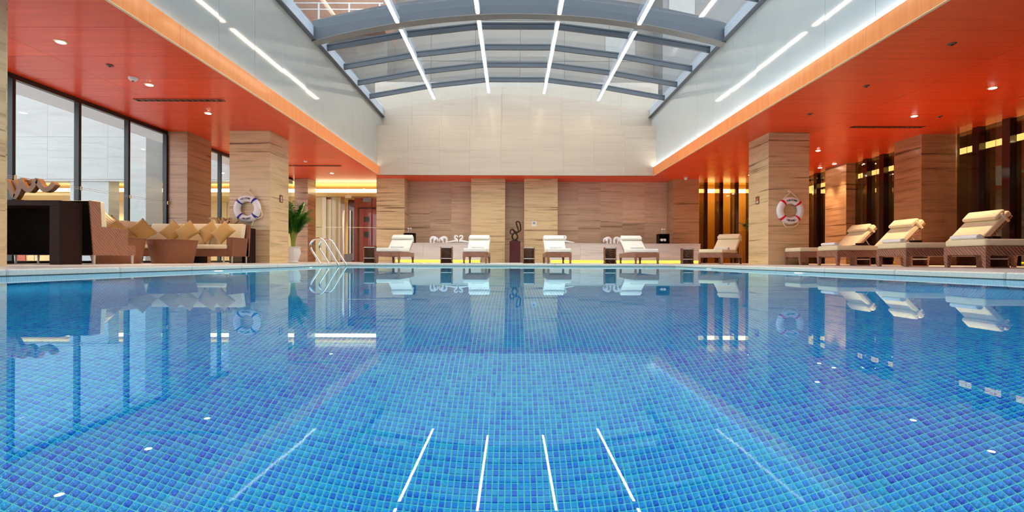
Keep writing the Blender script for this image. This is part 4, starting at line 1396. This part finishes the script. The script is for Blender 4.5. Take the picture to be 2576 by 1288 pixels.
# ================================================================== PALMS
def palm(label, loc, h, n, seed, spread=0.55, tall=1.0):
    rnd = random.Random(seed)
    t = thing('potted_palm', label, 'plant', loc)
    prof = [(0.13, 0.0), (0.15, 0.02), (0.13, 0.05), (0.17, 0.16), (0.21, 0.28), (0.205, 0.36), (0.185, 0.42), (0.20, 0.45), (0.225, 0.47), (0.21, 0.475), (0.18, 0.46)]
    MB().lathe(prof, 48, ribs=12, rib_amp=0.025).build('urn', 'urn', t, smooth=True)
    MB().lathe([(0.17, 0.42), (0.165, 0.445)], 20).build('soil', 'soil', t)
    for i in range(n):
        az = 2 * PI * i / n + rnd.uniform(-0.25, 0.25)
        L = h * rnd.uniform(0.72, 1.05)
        lean = spread * rnd.uniform(0.35, 1.1)
        c, s = math.cos(az), math.sin(az)
        pts = []
        for k in range(9):
            u = k / 8
            rr = lean * (u ** 1.9)
            zz = 0.44 + L * (u - 0.22 * lean * u ** 3 * 2)
            pts.append(Vector((0.05 * c + rr * c, 0.05 * s + rr * s, zz)))
        m = MB()
        m.tube(pts, [0.011 - 0.008 * k / 8 for k in range(9)], 5)
        fr = m.build('frond_stem', 'stem', t)
        lf = MB()
        path = smooth_path(pts, 6)
        nn = len(path)
        for k in range(int(nn * 0.38), nn):
            p = path[k]
            tv = (path[min(k + 1, nn - 1)] - path[max(k - 1, 0)]).normalized()
            sd = tv.cross(Vector((0, 0, 1)))
            if sd.length < 0.05:
                sd = Vector((-s, c, 0))
            sd.normalize()
            u = (k / nn - 0.38) / 0.62
            ll = 0.34 * math.sin(PI * min(1, 0.22 + 0.75 * u)) * tall
            for sg_ in (-1, 1):
                d = (sd * sg_ * 0.75 + tv * 0.65 + Vector((0, 0, -0.12 + rnd.uniform(-0.1, 0.1)))).normalized()
                mid = p + d * ll * 0.5
                tip = p + d * ll + Vector((0, 0, -0.10 * ll * 2.2))
                wv = d.cross(Vector((0, 0, 1)))
                if wv.length < 0.05:
                    wv = Vector((1, 0, 0))
                wv = wv.normalized() * 0.014
                lf.add([p - wv * 0.4, p + wv * 0.4, mid + wv, tip, mid - wv, mid + Vector((0, 0, 0.006))],
                       [(0, 1, 2, 5), (0, 5, 4), (5, 2, 3), (5, 3, 4)])
        lf.build('frond', 'leaf', fr)
    return t
palm('green potted palm in a white urn beside the left pillar', (-6.55, 14.42, DECK), 1.5, 30, 5, 0.50)
palm('potted palm mostly hidden behind the right pillar', (8.4, 16.4, DECK), 1.55, 14, 9, 0.6)

# ================================================================== SOFAS
def sbox(name, x0, x1, y0, y1, z0, z1, mat, t, b=0.03):
    return cbox(name, x0, x1, y0, y1, z0, z1, mat, t, bevel=b, seg=3, smooth=True)
def leg(t, x, y, h=0.16):
    MB().lathe([(0.016, 0.0), (0.022, h)], 10).build('leg', 'leg_steel', t, (x, y, 0), smooth=True)

# near sofa: back to the camera, arm end facing the pool
t = thing('sofa', 'wicker sofa seen from its shaded back with its arm end towards the pool', 'sofa', (0, 0, DECK))
XA_, XB_, Y0_, Y1_ = -9.0, -6.78, 7.82, 8.68
pr = [(Y0_ - 0.02, 0.155), (Y0_ + 0.15, 0.155), (Y0_ + 0.10, 1.02), (Y0_ - 0.10, 1.02)]
MB().prism(pr, lambda u, w, a: (a, u, w), XA_, XB_ - 0.005).build('back_panel', 'wicker_shaded', t)
MB().prism([(Y0_ - 0.025, 0.15), (Y0_ + 0.155, 0.15), (Y0_ + 0.10, 1.025), (Y0_ - 0.105, 1.025)], lambda u, w, a: (a, u, w), XB_ - 0.005, XB_ + 0.012).build('back_end', 'wicker', t)
cbox('base', XA_, XB_, Y0_ + 0.1, Y1_, 0.155, 0.33, 'wicker', t, bevel=0.006)
cbox('arm', XB_ - 0.14, XB_ + 0.01, Y0_ + 0.05, Y1_ - 0.18, 0.15, 0.62, 'wicker', t, bevel=0.008)
for k in range(3):
    w = (XB_ - 0.15 - XA_) / 3
    sbox('seat_cushion', XA_ + k * w + 0.004, XA_ + (k + 1) * w - 0.004, Y0_ + 0.16, Y1_ + 0.015, 0.332, 0.44, 'cream', t)
    pr2 = [(Y0_ + 0.165, 0.44), (Y0_ + 0.30, 0.44), (Y0_ + 0.22, 1.04), (Y0_ + 0.05, 1.045)]
    MB().prism(pr2, lambda u, w_, a: (a, u, w_), XA_ + k * w + 0.004, XA_ + (k + 1) * w - 0.004 + (0.14 if k == 2 else 0)).build('back_cushion', 'cream', t, bevel=0.03, seg=3, smooth=True)
for x in (XA_ + 0.1, XB_ - 0.03):
    for y in (Y0_ + 0.03, Y1_ - 0.04):
        leg(t, x, y, 0.158)

# window-side sofa unit and far sofa unit, set corner to corner
tw = thing('sofa', 'wicker sofa with cream cushions along the windows', 'sofa', (0, 0, DECK))
t = thing('sofa', 'wicker sofa with cream cushions facing the camera before the left pillar', 'sofa', (0, 0, DECK))
FX0, FX1, FY0, FY1 = -8.95, -6.45, 11.05, 11.85
cbox('base', FX0 + 0.75, FX1 - 0.12, FY0, FY1 - 0.1, 0.16, 0.33, 'wicker_red', t, bevel=0.006)
cbox('base', FX0, FX0 + 0.74, 9.0, FY1 - 0.17, 0.16, 0.33, 'wicker_red', tw, bevel=0.006)
MB().prism([(FY1 - 0.16, 0.16), (FY1 - 0.02, 0.16), (FY1 + 0.05, 0.93), (FY1 - 0.02, 0.93)], lambda u, w, a: (a, u, w), FX0 + 0.02, FX1).build('back_panel', 'wicker_red', t)
MB().prism([(FX0 + 0.12, 0.16), (FX0, 0.16), (FX0 - 0.02, 0.93), (FX0 + 0.04, 0.93)], lambda u, w, a: (u, a, w), 9.0, FY1 - 0.32).build('back_panel', 'wicker_red', tw)
cbox('arm', FX1 - 0.14, FX1, FY0 + 0.06, FY1 - 0.05, 0.16, 0.60, 'wicker_red', t, bevel=0.008)
for k in range(2):
    w = (FX1 - 0.15 - FX0 - 0.76) / 2
    sbox('seat_cushion', FX0 + 0.76 + k * w + 0.003, FX0 + 0.76 + (k + 1) * w - 0.003 + (0.03 if k else 0), FY0 - 0.03, FY1 - 0.15, 0.332, 0.43, 'cream', t)
sbox('seat_cushion', FX0 + 0.06, FX0 + 0.74, 10.03, FY1 - 0.31, 0.332, 0.43, 'cream', tw)
sbox('seat_cushion', FX0 + 0.06, FX0 + 0.74, 9.0, 10.02, 0.332, 0.43, 'cream', tw)
nb = 3
w = (FX1 - 0.06 - (FX0 + 0.20)) / nb
for k in range(nb):
    a0 = FX0 + 0.20 + k * w
    MB().prism([(FY1 - 0.30, 0.43), (FY1 - 0.15, 0.43), (FY1 - 0.03, 0.945), (FY1 - 0.17, 0.955)], lambda u, w_, a: (a, u, w_), a0 + 0.003, a0 + w - 0.003).build('back_cushion', 'cream', t, bevel=0.03, seg=3, smooth=True)
for a0, a1 in ((9.0, 10.05), (10.06, 10.80), (10.81, 11.52)):
    MB().prism([(FX0 + 0.30, 0.43), (FX0 + 0.13, 0.43), (FX0 + 0.05, 0.955), (FX0 + 0.18, 0.965)], lambda u, w_, a: (u, a, w_), a0 + 0.003, a1 - 0.003).build('back_cushion', 'cream', tw, bevel=0.03, seg=3, smooth=True)
for x, y in ((FX1 - 0.19, FY0 + 0.05), (FX1 - 0.03, FY0 + 0.1), (FX1 - 0.03, FY1 - 0.1), (FX0 + 0.9, FY0 + 0.04), (FX0 + 0.9, FY1 - 0.12)):
    leg(t, x, y, 0.16)
for x, y in ((FX0 + 0.05, 9.05), (FX0 + 0.7, 9.05), (FX0 + 0.05, FY1 - 0.25), (FX0 + 0.7, FY1 - 0.25)):
    leg(tw, x, y, 0.16)

# throw pillows
def pillow_mesh(S=0.44, T=0.13):
    n = 12
    vs, fs = [], []
    for sgn in (1, -1):
        for i in range(n + 1):
            for j in range(n + 1):
                u, v = 2 * i / n - 1, 2 * j / n - 1
                th = T / 2 * (max(0, (1 - u ** 2) * (1 - v ** 2))) ** 0.42
                pin = 1 - 0.10 * (1 - abs(u) ** 1.5) * abs(v) ** 3
                pin2 = 1 - 0.10 * (1 - abs(v) ** 1.5) * abs(u) ** 3
                vs.append((u * S / 2 * pin2, sgn * th, v * S / 2 * pin))
    k = (n + 1) ** 2
    for s in range(2):
        for i in range(n):
            for j in range(n):
                a = s * k + i * (n + 1) + j
                fs.append((a, a + 1, a + n + 2, a + n + 1))
    m = MB().add(vs, fs)
    me = m.mesh('pillow', 'tan', smooth=True)
    bm = bmesh.new()
    bm.from_mesh(me)
    bmesh.ops.remove_doubles(bm, verts=bm.verts, dist=0.0005)
    bmesh.ops.recalc_face_normals(bm, faces=bm.faces)
    bm.to_mesh(me)
    bm.free()
    return me
pm = pillow_mesh()
plist = [((-8.53, 10.35, 0.745), (-0.16, PI / 4 - 0.12, 1.45), 'tan pillow leaning at the window side sofa, partly behind the near sofa'),
         ((-8.45, 11.0, 0.745), (-0.2, PI / 4 + 0.10, 0.9), 'tan diamond pillow in the sofa corner, second from left'),
         ((-8.08, 11.46, 0.76), (-0.30, PI / 4 - 0.1, 0.1), 'tan diamond pillow leaning behind the round wicker table, left one'),
         ((-7.65, 11.34, 0.75), (-0.32, PI / 4 + 0.05, 0.0), 'tan diamond pillow leaning behind the round wicker table, right one'),
         ((-7.22, 11.46, 0.75), (-0.36, PI / 4 + 0.05, -0.05), 'tan diamond pillow on the far seat, second from the right arm'),
         ((-6.80, 11.34, 0.74), (-0.36, PI / 4 - 0.1, -0.08), 'tan diamond pillow on the far seat beside the right arm')]
for l, r, lab in plist:
    o = link('pillow', pm, None, (l[0], l[1], l[2] + DECK - 0.01), r)
    o.rotation_mode = 'YXZ'
    tag(o, lab, 'pillow', 'tan throw pillows on the sofa')
t = thing('striped_pillow', 'striped pillow standing behind the near sofa arm', 'pillow', (-7.12, 8.26, DECK + 0.755))
o = link('cover', pillow_mesh(0.42, 0.12), t, (0, 0, 0), (-0.12, PI / 4, 0.1))
o.data.materials[0] = MAT['striped']
MB().tube([(-0.2, 0, -0.2), (0.2, 0, -0.2), (0.2, 0, 0.2), (-0.2, 0, 0.2)], 0.005, 6, True).build('piping', 'striped', t, (0, 0, 0), (-0.12, PI / 4, 0.1))

# round wicker tables
def drum(label, loc, r=0.46, h=0.50):
    t = thing('drum_table', label, 'table', loc, 0, 'tapered wicker drum tables')
    MB().lathe([(r * 0.78, 0.0), (r * 0.80, 0.01), (r * 0.98, h - 0.03), (r * 0.985, h - 0.012)], 40).build('drum', 'wicker_red', t, smooth=True)
    MB().lathe([(r * 1.0, h - 0.012), (r * 1.01, h - 0.006), (r * 1.0, h)], 40).build('top', 'wicker_red', t, smooth=True)
drum('tapered round wicker table in the middle of the sofas', (-7.25, 10.3, DECK))
drum('tapered round wicker table behind the near sofa arm', (-7.64, 9.32, DECK))

# consoles with carved wave sculptures
def console(label, x0, x1, y0, y1, h):
    t = thing('console_table', label, 'console', (x0, y0, DECK))
    L, D = x1 - x0, y1 - y0
    cbox('leg_slab', L - 0.16, L, 0, D, 0, h - 0.08, 'darkwood', t, bevel=0.004)
    cbox('leg_slab', 0, 0.16, 0, D, 0, h - 0.08, 'darkwood', t, bevel=0.004)
    cbox('top', 0, L, 0, D, h - 0.08, h, 'darkwood', t, bevel=0.004)
console('dark console table in front of the near sofa back', -8.35, -6.87, 7.32, 7.70, 0.98)
console('dark console table between the far sofa and left pillar', -8.0, -6.60, 12.06, 12.40, 0.88)
def wave(label, loc, sc, mat, flip=1):
    t = thing('wave_sculpture', label, 'sculpture', loc)
    P = lambda pts: smooth_path([(flip * a * sc, b * sc, 0.04 + c * sc) for a, b, c in pts], 6)
    cbox('base', -0.16 * sc, 0.16 * sc, -0.07, 0.07, 0.0, 0.02, 'darkwood', t)
    a = P([(-0.42, 0, 0.33), (-0.28, 0, 0.34), (-0.14, 0, 0.31), (-0.06, 0, 0.16), (0.0, 0, 0.03), (0.06, 0, 0.10), (0.12, 0, 0.25), (0.17, 0, 0.36)])
    MB().ribbon(a, 0.09 * sc, 0.085 * sc).build('stem_band', mat, t)
    b = P([(-0.06, 0.03, 0.34), (0.0, 0.03, 0.22), (0.06, 0.03, 0.16), (0.13, 0.03, 0.18), (0.22, 0.03, 0.29), (0.30, 0.03, 0.33)])
    MB().ribbon(b, 0.08 * sc, 0.07 * sc).build('cross_band', mat, t)
    c = P([(0.14, -0.03, 0.36), (0.20, -0.03, 0.22), (0.30, -0.03, 0.15), (0.38, -0.03, 0.22), (0.44, -0.03, 0.33), (0.50, -0.03, 0.24), (0.58, -0.03, 0.16), (0.68, -0.03, 0.19), (0.76, -0.03, 0.28)])
    MB().ribbon(c, 0.10 * sc, 0.085 * sc).build('wave_band', mat, t)
wave('brown carved wooden wave sculpture above the near sofa back', (-7.72, 7.5, DECK + 0.981), 0.85, 'carved')
wave('pale carved wooden wave sculpture behind the far sofa back', (-7.42, 12.22, DECK + 0.881), 0.62, 'carved_pale', 1)
